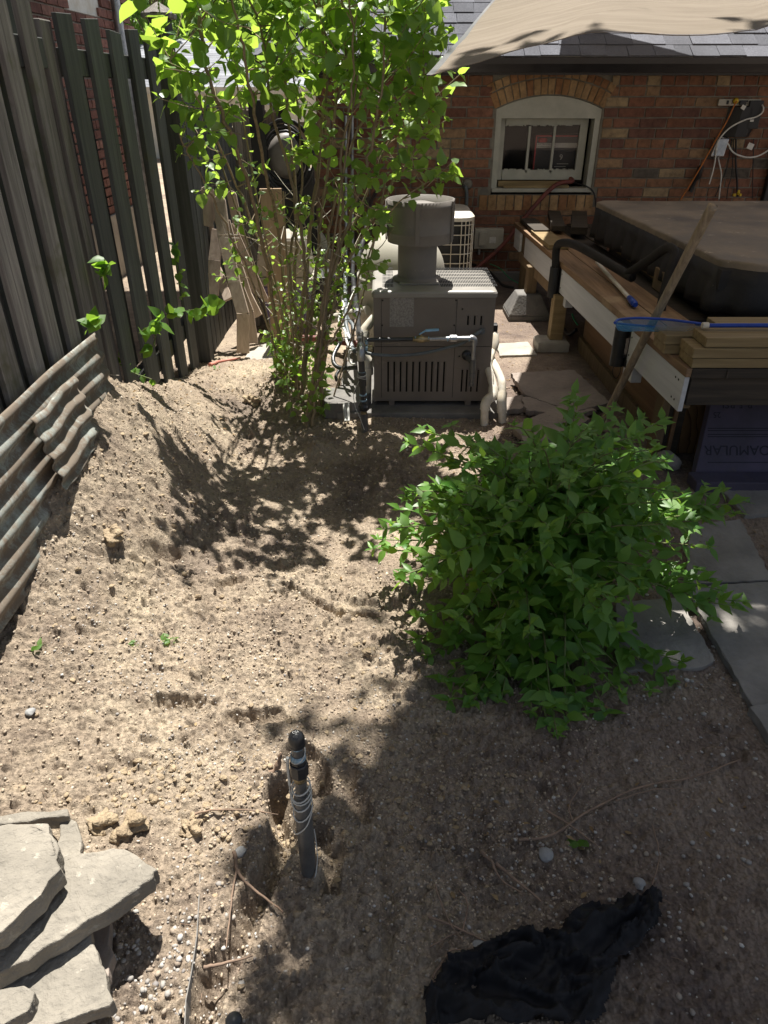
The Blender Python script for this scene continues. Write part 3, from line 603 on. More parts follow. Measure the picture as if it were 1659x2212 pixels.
# ---- black landscape fabric, crumpled
def fabric():
    poly = [(905,2230),(900,2130),(960,2060),(1010,2045),(1080,2010),(1200,2005),(1265,1960),(1420,1925),(1450,1990),(1430,2040),(1330,2100),(1310,2190),(1270,2240)]
    W = [at(u, v, Z=.01) for u, v in poly]; P = [(p.x, p.y) for p in W]
    xs = np.arange(.0, .80, .004); ys = np.arange(.55, 1.0, .004); X, Y = np.meshgrid(xs, ys); x, y = X.ravel(), Y.ravel()
    ins = np.zeros(len(x), bool); j = len(P)-1
    for i in range(len(P)):
        xi, yi = P[i]; xj, yj = P[j]; ins ^= ((yi > y) != (yj > y)) & (x < (xj-xi)*(y-yi)/(yj-yi+1e-12)+xi); j = i
    wx = x + .09*fbm(x*6, y*6, 1, 2); wy = y + .05*fbm(x*6, y*6, 2, 2)
    rid = 1-np.abs(fbm(wx*7, wy*12, 12, 3)); z = base_z(x, y) + .016 + .040*np.clip(rid, 0, 1)**7 + .008*fbm(x*25, y*25, 13, 3) + .030*(1-np.abs(fbm(wx*16, wy*26, 14, 2)))**9 + .010*(1-np.abs(fbm(wx*45, wy*40, 15, 2)))**6
    ins &= (segd(x, y, P+[P[0]]) > .010*(1+fbm(x*22, y*22, 44, 3)*1.6)); d = segd(x, y, P + [P[0]]); z = np.where(d < .03, z*(.4+.6*d/.03) + .004, z)
    x2 = x + .010*fbm(x*18, y*18, 21, 2); y2 = y + .010*fbm(x*18, y*18, 22, 2)
    nx = len(xs); i = np.arange((nx-1)*(len(ys)-1)); r, c = i//(nx-1), i % (nx-1); a = r*nx+c; q = np.stack([a, a+1, a+nx+1, a+nx], 1); q = q[ins[q].all(1)]
    used = np.unique(q); mp = -np.ones(len(x), int); mp[used] = np.arange(len(used)); V = np.stack([x2, y2, z], 1)[used]
    o = npmesh('landscape_fabric', V, mp[q], M['fabric'], smooth=True, origin=(.4,.8,0)); s = o.modifiers.new('solid', 'SOLIDIFY'); s.thickness = .0015
    tag(o, 'crumpled black landscape fabric lying in the shade at the bottom', 'fabric')
fabric()
# ================================================================ STANDPIPE in the foreground
def standpipe():
    B = at(668, 1885, Z=.0); bx, by = B.x, B.y; T = Vector((bx-.004, by+.006, 0))
    t = thing('standpipe', 'capped grey pipe standing in the soil wrapped in white cord', 'pipe', (bx, by, 0)); t.scale = (.70, .70, 1)
    def P(h): return Vector((bx - .006*h, by + .01*h, h))
    b = MB(); b.tube([P(-.08), P(0), P(.255), P(.27)], [.0255, .0255, .0250, .019], 28); b.build('lower_pipe', M['pipe'], t)
    b = MB(); b.tube([P(.268), P(.335)], .0165, 24); b.build('neck', M['pipe'], t)
    b = MB(); b.lathe([(0,0),(.0195,0),(.0195,.0145),(0,.0145)], P(.312), n=24); b.build('brass_ring', M['brass'], t)
    # union nut: hexagonal
    for h0, h1, r in ((.326, .362, .0265), (.3625, .374, .023)):
        b = MB(); b.lathe([(0,0),(r*.93,0),(r,.003),(r,h1-h0-.003),(r*.93,h1-h0),(0,h1-h0)], P(h0), n=8, smooth=False); b.build('union_nut', M['pipeblk'], t, bev=.001)
    b = MB(); b.lathe([(.0195,0),(.0225,.003),(.0215,.010),(.0178,.0135)], P(.372), n=24); b.build('sealant', M['dope'], t)
    b = MB(); b.tube([P(.36), P(.42)], .0165, 24); b.build('upper_pipe', M['pipe'], t)
    b = MB(); b.lathe([(.0178,0),(.0178,.004)], P(.405), n=20); b.build('sealant', M['dope'], t)
    cp = MB(); cp.lathe([(.0195,0),(.0235,.002),(.0240,.006),(.0225,.008),(.0232,.010),(.0230,.020),(.020,.028),(.013,.0335),(.005,.0355),(0,.036)], P(.410), n=32); c = cp.build('cap', M['pipeblk'], t)
    # the raised letters on the cap
    add_text('CSA', P(.4475) + Vector((0,-.002,0)), .010, M['pipe'], t, rot=(R(8),0,R(15)), ext=.0006); add_text('400', P(.4445) + Vector((0,-.0145,0)), .009, M['pipe'], t, rot=(R(38),0,R(-8)), ext=.0006)
    # cord
    b = MB(); co = []
    def ring(h, r, tilt, n=16, a0=0, turns=1.):
        return [P(h) + Vector((math.cos(a)*r, math.sin(a)*r, math.sin(a+.6)*tilt)) for a in [a0 + 2*math.pi*turns*i/(n*turns) for i in range(int(n*turns)+1)]]
    for h, r, tl in ((.292,.027,.008),(.275,.029,.012),(.262,.0285,.006),(.246,.0275,.012),(.222,.029,.02)): co += ring(h, r, tl)
    b.tube(co, .0021, 7); b.tube(ring(.385,.021,.012), .002, 7)
    b.tube(bez([P(.22)+Vector((.028,-.01,0)), P(.19)+Vector((.01,-.029,0)), P(.165)+Vector((-.02,-.028,0)), P(.155)+Vector((-.034,-.006,0))]), .0018, 7)
    b.tube(bez([P(.15)+Vector((.027,.003,0)), P(.10)+Vector((.031,-.004,0)), P(.05)+Vector((.030,-.008,0)), P(.01)+Vector((.02,-.03,0)), P(.004)+Vector((.0,-.045,0))]), .0018, 7)
    b.tube(bez([P(.385)+Vector((-.022,-.012,0)), P(.37)+Vector((-.032,-.008,0)), P(.34)+Vector((-.029,-.01,0)), P(.28)+Vector((-.033,0,0)), P(.24)+Vector((-.028,-.012,0))]), .0022, 7)
    b.build('cord', M['cord'], t)
    b = MB(); b.tube([P(.385)+Vector((-.027,-.012,0)), P(.365)+Vector((-.030,-.010,0))], .0045, 8); b.tube([P(.365)+Vector((-.030,-.010,0)), P(.30)+Vector((-.031,-.006,0))], .0036, 8)
    for k in range(14): b.lathe([(.0036,0),(.0047,.0012),(.0036,.0024)], P(.302+k*.0045)+Vector((-.031,-.0062,0)), n=8)
    b.build('cord_binding', M['cord'], t)
def add_text(s, loc, size, m, parent=None, rot=(R(90),0,0), ext=.001, name='lettering', align='CENTER', label=None, sx=1):
    cu = bpy.data.curves.new(name, 'FONT'); cu.body = s; cu.size = size; cu.extrude = ext; cu.align_x = align; cu.align_y = 'CENTER'; cu.offset = 0
    o = bpy.data.objects.new(name, cu); C.collection.objects.link(o); o.rotation_euler = rot; o.scale = (sx,1,1); bpy.context.view_layer.update()
    me = bpy.data.meshes.new_from_object(o.evaluated_get(bpy.context.evaluated_depsgraph_get())); bpy.data.objects.remove(o)
    me.materials.clear(); me.materials.append(m); o = bpy.data.objects.new(name, me); C.collection.objects.link(o); o.rotation_euler = rot; o.scale = (sx,1,1)
    if parent is not None: o.parent = parent; o.location = Vector(loc) - wloc(parent)
    else: o.location = loc
    return o
standpipe()
p = at(505, 2205, Z=.03); b = MB(); b.tube([(p.x,p.y,-.05),(p.x,p.y,.028)], .012, 16); b.lathe([(.013,0),(.0155,.001),(.0155,.010),(.012,.015),(0,.017)], (p.x,p.y,.022), n=20); tag(b.build('pipe_stub', M['pipeblk']), 'short capped pipe stub at the bottom edge', 'pipe')
# dark root stump behind the pipe
p = at(590, 1680, Z=.0); b = MB(); b.tube(bez([p+Vector((-.04,.0,-.01)), p+Vector((-.01,.0,.012)), p+Vector((.012,.01,.03)), p+Vector((.022,.02,.07))],4), [.007+.003*math.sin(i*1.7) for i in range(12)]+[.002], 7); tag(b.build('root', M['twig']), 'dark torn root beside the hole behind the standpipe', 'root', 'roots and twigs on the soil')

# ================================================================ FENCE
FX = -1.13
def fence_section(name, y0, y1, pitch, wd, ztop, zbot, mat, label, rail_z, lean=0., side=.0, jit=.004, topf=None, skipfar=False, railm='fence', th=.018, back=True, shift=0., fartop=None, backm=None):
    t = thing(name, label, 'fence', (FX, y0, 0), 'fence running down the left side'); near = MB(); far = MB(); n = int((y1-y0)/pitch); r = random.Random(int(y0*100))
    for i in range(n+1):
        y = y0 + i*pitch + r.uniform(-jit, jit)
        zt = ztop(y) + r.uniform(-.02, .02); zb = zbot(y) + r.uniform(-.02, .01)
        for mb, off, yy in ((near, 0, y), (far, -.075, y + pitch/2 + shift)):
            if mb is far and (skipfar or yy > y1): continue
            x = FX + off + r.uniform(-.003, .003); tw = r.uniform(-.05, .05); ln = r.uniform(-.006, .006)
            ws = wd*r.uniform(.93, 1.03); z0 = zb; z1 = (zt if fartop is None or mb is near else fartop) + (r.uniform(-.02, .01) if mb is far else 0)
            # slightly worn top: four corner heights
            a = [Vector((x-th/2, yy-ws/2, z0)), Vector((x+th/2, yy-ws/2, z0)), Vector((x+th/2+tw*.1, yy+ws/2, z0)), Vector((x-th/2, yy+ws/2, z0))]
            lx = lean*(z1-z0); e1, e2 = r.uniform(-.012,.012), r.uniform(-.012,.012)
            b_ = [Vector((x-th/2+lx, yy-ws/2+ln, z1+e1)), Vector((x+th/2+lx, yy-ws/2+ln, z1+e1)), Vector((x+th/2+lx, yy+ws/2+ln, z1+e2)), Vector((x-th/2+lx, yy+ws/2+ln, z1+e2))]
            mb.loft(a, b_)
    near.build('pickets', mat, t, bev=.002)
    if far.v: far.build('back_pickets', backm or mat, t, bev=.002)
    for z in rail_z:
        b = MB(); b.box((FX-.038, (y0+y1)/2, z), (.052, y1-y0, .088)); b.build('rail', M[railm], t, bev=.003)
    return t
TOP = 1.74
gzb = lambda y: gz(-1.1, y)-.05
f1 = fence_section('board_fence', .55, 2.84, .165, .100, lambda y: TOP+.02, gzb, M['fenceold'], 'tall weathered grey board fence nearest the camera, behind the corrugated sheets', (1.60, .35), backm=M['fence'])  # back pickets in a darker board colour: shade in the gaps painted in
f2 = fence_section('board_fence', 3.02, 4.22, .262, .147, lambda y: TOP-.02, lambda y: gz(-1.1, y)-.02, M['fence'], 'dark grey board fence section with a brick house showing through its gaps', (1.58, .30), railm='fence', shift=.085, fartop=1.60)
f3 = fence_section('board_fence', 4.48, 6.0, .118, .10, lambda y: 1.47-.05*(y-4.2), lambda y: gz(-1.1, y)-.03, M['fence'], 'lower dark board fence beyond the tall post', (1.3, .35))
f4 = fence_section('board_fence', 6.08, 8.4, .10, .075, lambda y: 1.38-.04*(y-6), lambda y: -.03, M['fencetan'], 'light tan board fence farthest down the side', (1.2, .3), railm='fencetan')
def post(y, x, zt, s, m, label, cap=True):
    t = thing('fence_post', label, 'fence post', (x, y, 0), 'posts of the side fence'); b = MB(); b.box((x, y, zt/2-.05), (s, s, zt+.1)); b.build('post', M[m], t, bev=.004)
    if cap:
        b = MB(); b.box((x, y, zt+.012), (s*1.45, s*1.45, .022)); b.lathe([(s*.95,0),(s*.1,.045),(0,.047)], (x,y,zt+.0235), n=4, smooth=False); b.build('post_cap', M['fenceold'], t, bev=.003)
post(4.36, FX-.01, 1.80, .10, 'fence', 'dark capped fence post between the tall and the low fence')
post(2.92, FX-.07, 1.70, .095, 'fenceold', 'weathered fence post where the near fence meets the dark section', False)

# corrugated sheets against the near fence
def corr(y0, y1, x0, x1, ztop0, ztop1, nw, label, seed, h, amp=.0085, bend=0, sag=0.):
    r = random.Random(seed); ny = 40; nz = nw*12; V = np.zeros(((ny+1)*(nz+1), 3)); F = []
    for i in range(ny+1):
        t = i/ny; y = y0+(y1-y0)*t; xb = x0+(x1-x0)*t; zt = ztop0+(ztop1-ztop0)*t + .006*math.sin(t*9+seed) - sag*math.sin(math.pi*t)
        for k in range(nz+1):
            s = k/nz; ph = s*nw*2*math.pi; V[i*(nz+1)+k] = (xb + amp*math.sin(ph) + .05*s + .0025*math.sin(t*17+s*9+seed)*math.sin(t*7.3+s*5) + bend*math.sin(math.pi*t)*s + .0015*math.sin(t*11+s*3), y, zt - s*h)
    for i in range(ny):
        for k in range(nz): a = i*(nz+1)+k; F.append((a, a+1, a+nz+2, a+nz+1))
    o = npmesh('corrugated_sheet', V, np.array(F), M['corr'], smooth=True, origin=(x0, y0, float(V[:,2].min()))); sd_ = o.modifiers.new('solid', 'SOLIDIFY'); sd_.thickness = .0022
    tag(o, label, 'metal sheet', 'corrugated sheets edging the bed')
corr(.95, 2.62, FX+.035, FX+.045, .70, .715, 7, 'long rusty corrugated metal sheet on edge along the fence foot', 1, .47)
corr(1.93, 2.30, FX+.085, FX+.075, .655, .665, 4, 'short corrugated sheet lapped in front, its end lifted', 2, .24, .0085)
# ================================================================ GARAGE
WY = 6.60
def arch_top(x, xc, hw, zs, rise):
    return zs + rise*(1-((x-xc)/hw)**2)
WX0, WX1, WZ0, WZS, WRISE = .915, 1.775, .745, 1.355, .095
def garage():
    t = thing('brick_garage', 'low red brick garage with a shingled roof, black gutter and old white window', 'garage', (1.5, WY, 0))
    xc, hw = (WX0+WX1)/2, (WX1-WX0)/2; pc = .0745; bl = .2215; X0, X1 = -.55, 4.6
    br = MB(); r = random.Random(3)
    def brick(x0, x1, z0, z1, mb=br, y=WY, proud=0):
        j = lambda s=.0018: r.uniform(-s, s); d = .05; f = y - .008 - proud + r.uniform(-.003, .003)
        vs = [(x0+j(), f+j(), z0+j()), (x1+j(), f+j(), z0+j()), (x1+j(), f+j(), z1+j()), (x0+j(), f+j(), z1+j()), (x0, y+d, z0), (x1, y+d, z0), (x1, y+d, z1), (x0, y+d, z1)]
        mb.add(vs, [(0,1,2,3),(1,5,6,2),(3,2,6,7),(4,0,3,7),(4,5,1,0)])
    z = -.12; row = 0; jt = .0105
    sill0 = WZ0-.155
    while z < 1.66:
        hdr = row % 6 == 4; x = X0 + (0 if row % 2 else -bl/2) + r.uniform(-.01, .01)
        while x < X1:
            L = (bl/2 if hdr else bl) * r.uniform(.97, 1.03) if r.random() > .06 else bl/2
            a, b2 = max(x, X0), min(x+L-jt, X1)
            segs = [(a, b2)]
            zt = z+pc-jt
            # window + arch + sill clearance
            lo, hi = WX0-.002, WX1+.002
            if z > WZ0-.02 and z < WZS+.02: cutl, cuth = lo-jt*.4, hi+jt*.4
            elif z >= WZS+.02 and z < WZS+.24: cutl, cuth = lo-.035, hi+.035
            elif z > sill0-.02 and z <= WZ0-.02: cutl, cuth = lo-.10, hi+.04
            else: cutl = cuth = None
            if cutl is not None:
                segs = []
                if a < cutl: segs.append((a, min(b2, cutl-jt)))
                if b2 > cuth: segs.append((max(a, cuth+jt), b2))
            for p, q in segs:
                if q-p > .02: brick(p, q, z, zt)
            x += L
        z += pc; row += 1
    br.build('brickwork', M['brick'], t, bev=.0025)
    # rowlock sill and two-ring arch in tan brick
    ab = MB(); n = 13
    for i in range(n):
        a = WX0-.095 + i*(WX1-WX0+.13)/n; brick(a, a+(WX1-WX0+.13)/n-.009, sill0, WZ0-.035, ab, proud=.004)
    ab.build('sill_course', M['archbrick'], t, bev=.0025); ab = MB()
    zc = WZS - (hw**2 - WRISE**2)/(2*WRISE); rad = math.hypot(hw, WZS-zc)
    a0 = math.asin(hw/rad)*1.03; n = 17
    for ring, (r0, r1) in enumerate(((rad+.006, rad+.115), (rad+.125, rad+.185))):
        for i in range(n):
            t0 = -a0 + 2*a0*i/n; t1 = t0 + 2*a0/n*.87; vs = []
            for yy in (WY-.010+r.uniform(-.002,.002), WY+.05):
                for tt, rr in ((t0, r0), (t1, r0), (t1, r1), (t0, r1)): vs.append((xc+math.sin(tt)*rr, yy, zc+math.cos(tt)*rr+r.uniform(-.002,.002)))
            ab.add(vs, [(0,1,2,3),(1,5,6,2),(3,2,6,7),(4,0,3,7),(4,5,1,0)])
    ab.build('window_arch', M['archbrick'], t, bev=.0025)
    # mortar bed with the opening left free
    m = MB(); y0, y1 = WY+.0, WY+.2; N = 12; op = [(WX0, WZ0-.03)] + [(WX0+(WX1-WX0)*i/N, arch_top(WX0+(WX1-WX0)*i/N, xc, hw, WZS, WRISE)) for i in range(N+1)] + [(WX1, WZ0-.03)]
    for (xa, xb, za, zb) in ((X0, WX0, -.2, 1.72), (WX1, X1, -.2, 1.72), (WX0, WX1, -.2, WZ0-.03)): m.box(((xa+xb)/2, (y0+y1)/2, (za+zb)/2), (xb-xa, y1-y0, zb-za))
    for i in range(N):
        xa, xb = WX0+(WX1-WX0)*i/N, WX0+(WX1-WX0)*(i+1)/N; za = arch_top(xa, xc, hw, WZS, WRISE); zb = arch_top(xb, xc, hw, WZS, WRISE)
        m.loft([(xa,y0,za),(xa,y1,za),(xa,y1,1.72),(xa,y0,1.72)], [(xb,y0,zb),(xb,y1,zb),(xb,y1,1.72),(xb,y0,1.72)])
    m.build('wall', M['mortar'], t)
    s = MB(); s.box((X0+.06, WY+2.2, .8), (.12, 4.0, 1.8)); s.box((X1-.06, WY+2.2, .8), (.12, 4.0, 1.8)); s.box(((X0+X1)/2, WY+4.1, .8), (X1-X0, .12, 1.8)); s.box(((X0+X1)/2, WY+2.1, -.02), (X1-X0-.3, 3.9, .05)); s.build('side_wall', M['housebrick'], t)
    f = MB(); f.box(((X0+X1)/2, WY-.03, .02), (X1-X0, .06, .12)); f.build('foundation', M['oldconc'], t, bev=.006)
    # window
    wn = MB(); yf = WY+.03; fw = .045
    inner = lambda k: [(WX0+k, WZ0-.0), (WX1-k, WZ0-.0)]
    # casing: jambs + curved head board
    wn.box((WX0+fw/2+.002, yf+.05, (WZ0+WZS)/2), (fw, .14, WZS-WZ0)); wn.box((WX1-fw/2-.002, yf+.05, (WZ0+WZS)/2), (fw, .14, WZS-WZ0))
    N = 16
    for i in range(N):
        xa, xb = WX0+(WX1-WX0)*i/N+.001, WX0+(WX1-WX0)*(i+1)/N+.001; za = arch_top(xa, xc, hw, WZS, WRISE)-.004; zb = arch_top(xb, xc, hw, WZS, WRISE)-.004
        wn.loft([(xa,yf-.02,WZS-.07),(xa,yf+.12,WZS-.07),(xa,yf+.12,za),(xa,yf-.02,za)], [(xb,yf-.02,WZS-.07),(xb,yf+.12,WZS-.07),(xb,yf+.12,zb),(xb,yf-.02,zb)], caps=i in (0, N-1))
    win = wn.build('window', M['winframe'], t)
    sb = MB(); sb.box((xc, yf+.03, WZ0+.004), (WX1-WX0-.01, .16, .03)); sb.build('sill', M['winframe'], win, bev=.003)
    # sash: tilted out a little
    sa = MB(); ys = yf+.085; x0, x1 = WX0+.05, WX1-.075; z0, z1 = WZ0+.075, WZS-.075; st = .045
    sa.box((x0+st/2, ys, (z0+z1)/2), (st, .035, z1-z0)); sa.box((x1-st*.7, ys, (z0+z1)/2), (st*1.4, .035, z1-z0)); sa.box(((x0+x1)/2, ys, z0+.038), (x1-x0-.1, .034, .076)); sa.box(((x0+x1)/2, ys, z1-.022), (x1-x0-.1, .034, .044))
    g0, g1 = x0+st, x1-st*1.4
    for i in (1, 2): xx = g0+(g1-g0)*i/3; sa.box((xx, ys-.002, (z0+z1)/2), (.020, .03, z1-z0-.11))
    r2 = random.Random(6)
    for i in range(70):   # ragged old putty
        xx = r2.uniform(g0, g1); zz = r2.choice((z0+.078, z1-.046)); sa.box((xx, ys-.012, zz+r2.uniform(-.004,.004)), (r2.uniform(.01,.03), .014, r2.uniform(.004,.012)), jit=.002)
    sash = sa.build('sash', M['winframe'], win, bev=.0015)
    gl = MB(); gl.box(((g0+g1)/2, ys+.004, (z0+z1)/2+.015), (g1-g0, .003, z1-z0-.09)); gl.build('glass', M['glass'], win)
    # gutter and fascia
    gy = 6.30; g = MB(); L0, L1 = -.98, 4.7
    prof = [(gy+.10,1.60),(gy+.02,1.60),(gy+.005,1.625),(gy-.015,1.655),(gy-.02,1.695),(gy-.005,1.695),(gy-.005,1.688),(gy+.005,1.65),(gy+.02,1.61),(gy+.10,1.61)]
    g.loft([(L0,a,b_) for a,b_ in prof], [(L1,a,b_) for a,b_ in prof]); g.build('gutter', M['gutter'], t)
    f = MB(); f.box(((L0+L1)/2, gy+.115, 1.65), (L1-L0, .022, .13)); f.box(((L0+L1)/2, gy+.22, 1.602), (L1-L0, .18, .012)); f.build('fascia', M['gutter'], t)
    # roof: shingle courses on a hipped slope
    al = R(32); ex = .143; sh = MB(); nrow = 26; r3 = random.Random(8)
    for k in range(nrow):
        s0 = k*ex; y0 = gy-.012 + s0*math.cos(al); z0 = 1.700 + s0*math.sin(al); lim = L0-.0 + s0*math.cos(al); x = lim + r3.uniform(-.15, 0)
        while x < L1+.1:
            wd_ = r3.choice((.12,.16,.2,.25,.3)); a, b_ = max(x, lim), min(x+wd_-.003, L1+.1)
            if b_-a > .02:
                th = .007 + r3.choice((0, .005)); dz = r3.uniform(-.001,.001); cs, sn = math.cos(al), math.sin(al); bl_ = ex*1.25; dr = r3.uniform(-.006,.004)
                p = lambda s_, h: (y0+s_*cs-h*sn, z0+s_*sn+h*cs+dz)
                q = [p(dr, th), p(bl_, .003), p(bl_, -.004), p(dr, -.001)]
                sh.loft([(a,*c) for c in q], [(b_,*c) for c in q])
            x += wd_
    roof = sh.build('roof', M['shingle'], t)
    dk = MB(); s1 = nrow*ex; y1_ = gy+.02+s1*math.cos(al); z1_ = 1.675+s1*math.sin(al)
    dk.add([(L0+.03,gy+.02,1.675),(L1,gy+.02,1.675),(L1,y1_,z1_),(L0+s1*math.cos(al),y1_,z1_),(L0+.03,y1_*2-gy,1.675),(L1,y1_*2-gy,1.675)], [(0,1,2,3),(3,2,5,4),(0,3,4),(1,5,2),(0,4,5,1)]); dk.build('roof_deck', M['shinglefar'], t)
    hp = MB()
    for k in range(24):
        s0 = k*.13; c = Vector((L0+s0*math.cos(al)*1.0, gy-.012+s0*math.cos(al), 1.708+s0*math.sin(al))); d = Vector((math.cos(al), math.cos(al), math.sin(al))).normalized(); hp.beam(c, c+d*.24, .12, .008, (0,0,1))
    hp.build('hip_cap', M['shingle'], roof)
    # drip edge strip
    d = MB(); d.box(((L0+L1)/2, gy+.02, 1.700), (L1-L0, .05, .004)); d.build('drip_edge', M['beige'], t)
garage()
# box behind the glass
bx = thing('cardboard_box', 'black and red appliance box standing behind the window glass', 'box', (1.45, WY+.24, .82))
P0 = at(1158, 292, Y=WY+.2); P1 = at(1245, 384, Y=WY+.2)
b = MB(); b.box(((P0.x+P1.x)/2, WY+.27, (P0.z+P1.z)/2), (P1.x-P0.x, .13, P0.z-P1.z)); b.build('carton', M['cardblack'], bx, bev=.002)
cx, cz = (P0.x+P1.x)/2, (P0.z+P1.z)/2; W, H = P1.x-P0.x, P0.z-P1.z; fy = WY+.204
b = MB(); b.box((P0.x+.006, fy, cz), (.012, .002, H)); b.box((cx+.006, fy, P0.z-.006), (W-.012, .002, .012)); b.build('red_border', M['red'], bx)
b = MB(); b.lathe([(0,0),(.017,0),(.017,.002),(0,.002)], (P0.x+.04, fy+.001, P0.z-.038), (0,-1,0), 20); b.lathe([(0,0),(.017,0),(.017,.002),(0,.002)], (P0.x+.085, fy+.001, P0.z-.038), (0,-1,0), 20); b.box((P0.x+.0625, fy-.0005, P0.z-.038), (.045,.003,.034)); b.build('logo', M['red'], bx)
b = MB(); b.box((cx+.005, fy, P0.z-.077), (W-.02, .002, .036)); b.build('white_band', M['cardwhite'], bx)
add_text('ELECTRIC CHAINSAW', (P0.x+.02, fy-.002, P0.z-.068), .016, M['cardblack'], bx, align='LEFT', ext=.0005); add_text('CHAINSAW ELECTRIQUE', (P0.x+.02, fy-.002, P0.z-.086), .014, M['cardblack'], bx, align='LEFT', ext=.0005)
add_text('9', (cx+.04, fy-.002, cz-.005), .06, M['cardwhite'], bx, ext=.0005); b = MB()
for k in range(4): b.box((cx+.06-.02*(k%2), fy, cz-.055-.022*k), (.10, .002, .004))
b.build('small_print', M['beige'], bx)
b = MB(); b.box((1.35, WY+.62, 1.0), (1.7, .02, 1.2)); b.box((1.35, WY+.42, 1.62), (1.7, .4, .02)); b.box((.60, WY+.42, 1.0), (.02, .4, 1.2)); b.box((2.15, WY+.42, 1.0), (.02, .4, 1.2)); tag(b.build('window_liner', M['hole']), 'added black cupboard seen through the garage window', 'liner')  # black lining added so no light shows behind the window glass
# the black lining stands in for the dark room; a shelf stands there
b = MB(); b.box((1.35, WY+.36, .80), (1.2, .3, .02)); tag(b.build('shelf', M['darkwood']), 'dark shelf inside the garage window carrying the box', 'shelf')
b = MB(); b.box((1.28, WY+.075, .792), (.60, .05, .045), jit=.002); b.box((1.30, WY+.02, .775), (.56, .03, .02), jit=.002); tag(b.build('wood_scrap', M['lumber'], bev=.002), 'old board propped on the window sill', 'board')
# hose into the window
Pw = at(1235, 392, Y=WY+.03)
b = MB(); b.tube(bez([Pw+Vector((0,.1,.02)), Pw, at(1200,400,Y=WY-.05), at(1150,450,Y=WY-.12), at(1090,525,Y=WY-.2), at(1050,562,Y=WY-.28), at(1015,590,Y=WY-.35)], 8), .018, 10); tag(b.build('hose', M['redhose']), 'dark red hose leading out of the window down to the ground', 'hose')
b = MB(); b.tube(bez([Pw+Vector((.02,.02,-.01)), at(1265,402,Y=WY-.03), at(1280,412,Y=WY-.03), at(1286,432,Y=WY-.03), at(1288,470,Y=WY-.03)]), .006, 7); tag(b.build('cable', M['black']), 'black cable running from the window down behind the hot tub', 'cable')

# ================================================================ ELECTRICS ON THE WALL
def wp(u, v, off=.03): return at(u, v, Y=WY-off)
def cable(pts, r, m, label, name='cable', off=.04, cat='cable', group=None):
    b = MB(); b.tube(bez([wp(u, v, (q[0] if q else off)) for u, v, *q in pts], 7), r, 7); return tag(b.build(name, M[m]), label, cat, group)
a, c = wp(1553, 213), wp(1640, 229); t = thing('power_bar', 'beige power bar screwed to the brick wall, eight sockets', 'power bar', (a.x, WY-.03, c.z))
W, H = c.x-a.x, a.z-c.z; b = MB(); b.box(((a.x+c.x)/2, WY-.028, (a.z+c.z)/2), (W, .03, H*.92)); b.build('housing', M['beige'], t, bev=.004)
b = MB(); b.box((a.x+W*.21, WY-.044, (a.z+c.z)/2), (W*.05, .008, H*.5)); b.build('switch', M['black'], t)
for k in range(6):
    b = MB(); x = a.x+W*(.33+k*.115); zc = (a.z+c.z)/2
    b.lathe([(0,0),(.006,0),(.006,.002),(0,.002)], (x, WY-.0435, zc+.008), (0,-1,0), 8); b.box((x-.006, WY-.0445, zc-.006), (.003,.003,.010)); b.box((x+.006, WY-.0445, zc-.006), (.003,.003,.010)); b.build('socket', M['black'], t)
a = wp(1593, 216, .055); t = thing('plug', 'yellow plug in the power bar with the orange cord', 'plug', a); b = MB(); b.lathe([(0,0),(.022,0),(.022,.018),(.015,.03),(0,.03)], a+Vector((-.012,0.012,-.004)), (0,-1,-.2), 16); b.build('plug_body', M['yellow'], t)
cable([(1592,218,.09),(1586,228,.08),(1570,262),(1545,305),(1520,350),(1495,392),(1470,432)], .0055, 'orange', 'orange extension cord hanging diagonally from the power bar', 'extension_cord', .07, 'cord')
b = MB(); a = wp(1604, 222, .06); b.box(a, (.05,.03,.035), jit=.003); tag(b.build('plug', M['black'], bev=.003), 'black plug beside the yellow one', 'plug')
b = MB(); a = wp(1606, 232, .075); b.box(a, (.035,.006,.03), Euler((0,R(25),0)).to_matrix(), jit=.002); tag(b.build('tag', M['cord'], bev=.001), 'small white tag hanging at the plugs', 'tag')
a, c = wp(1570, 230), wp(1633, 296); t = thing('electrical_box', 'black electrical box mounted below the power bar', 'electrical box', (a.x, WY-.06, c.z)); b = MB()
b.loft([(a.x, WY-.01, c.z),(a.x+.10,WY-.07,c.z),(a.x+.19,WY-.07,c.z),(c.x-.05,WY-.01,c.z)], [(a.x+.03, WY-.01, a.z),(a.x+.12,WY-.07,a.z),(a.x+.2,WY-.07,a.z),(c.x,WY-.01,a.z)]); b.build('casing', M['black'], t, bev=.004)
b = MB(); b.box((c.x-.075, WY-.045, c.z+.16), (.11,.05,.2)); b.build('timer', M['black'], t, bev=.004); b = MB(); b.box((c.x-.085, WY-.072, c.z+.12), (.03,.003,.016)); b.build('sticker', M['cord'], t)
cable([(1640,220,.03),(1649,232),(1646,244),(1632,253),(1612,258),(1590,268),(1572,280),(1556,298),(1548,318),(1545,345),(1540,370),(1532,398)], .006, 'cord', 'grey white cable looping from the right end of the power bar', off=.09)
cable([(1548,320,.09),(1552,345),(1558,375),(1556,400),(1553,430)], .006, 'cord', 'grey white cable dropping behind the spa cover')
cable([(1560,297,.05),(1572,310),(1580,325),(1592,334),(1615,340),(1640,336),(1670,318),(1700,300)], .0065, 'cord', 'off white cable sagging to the right edge', off=.06)
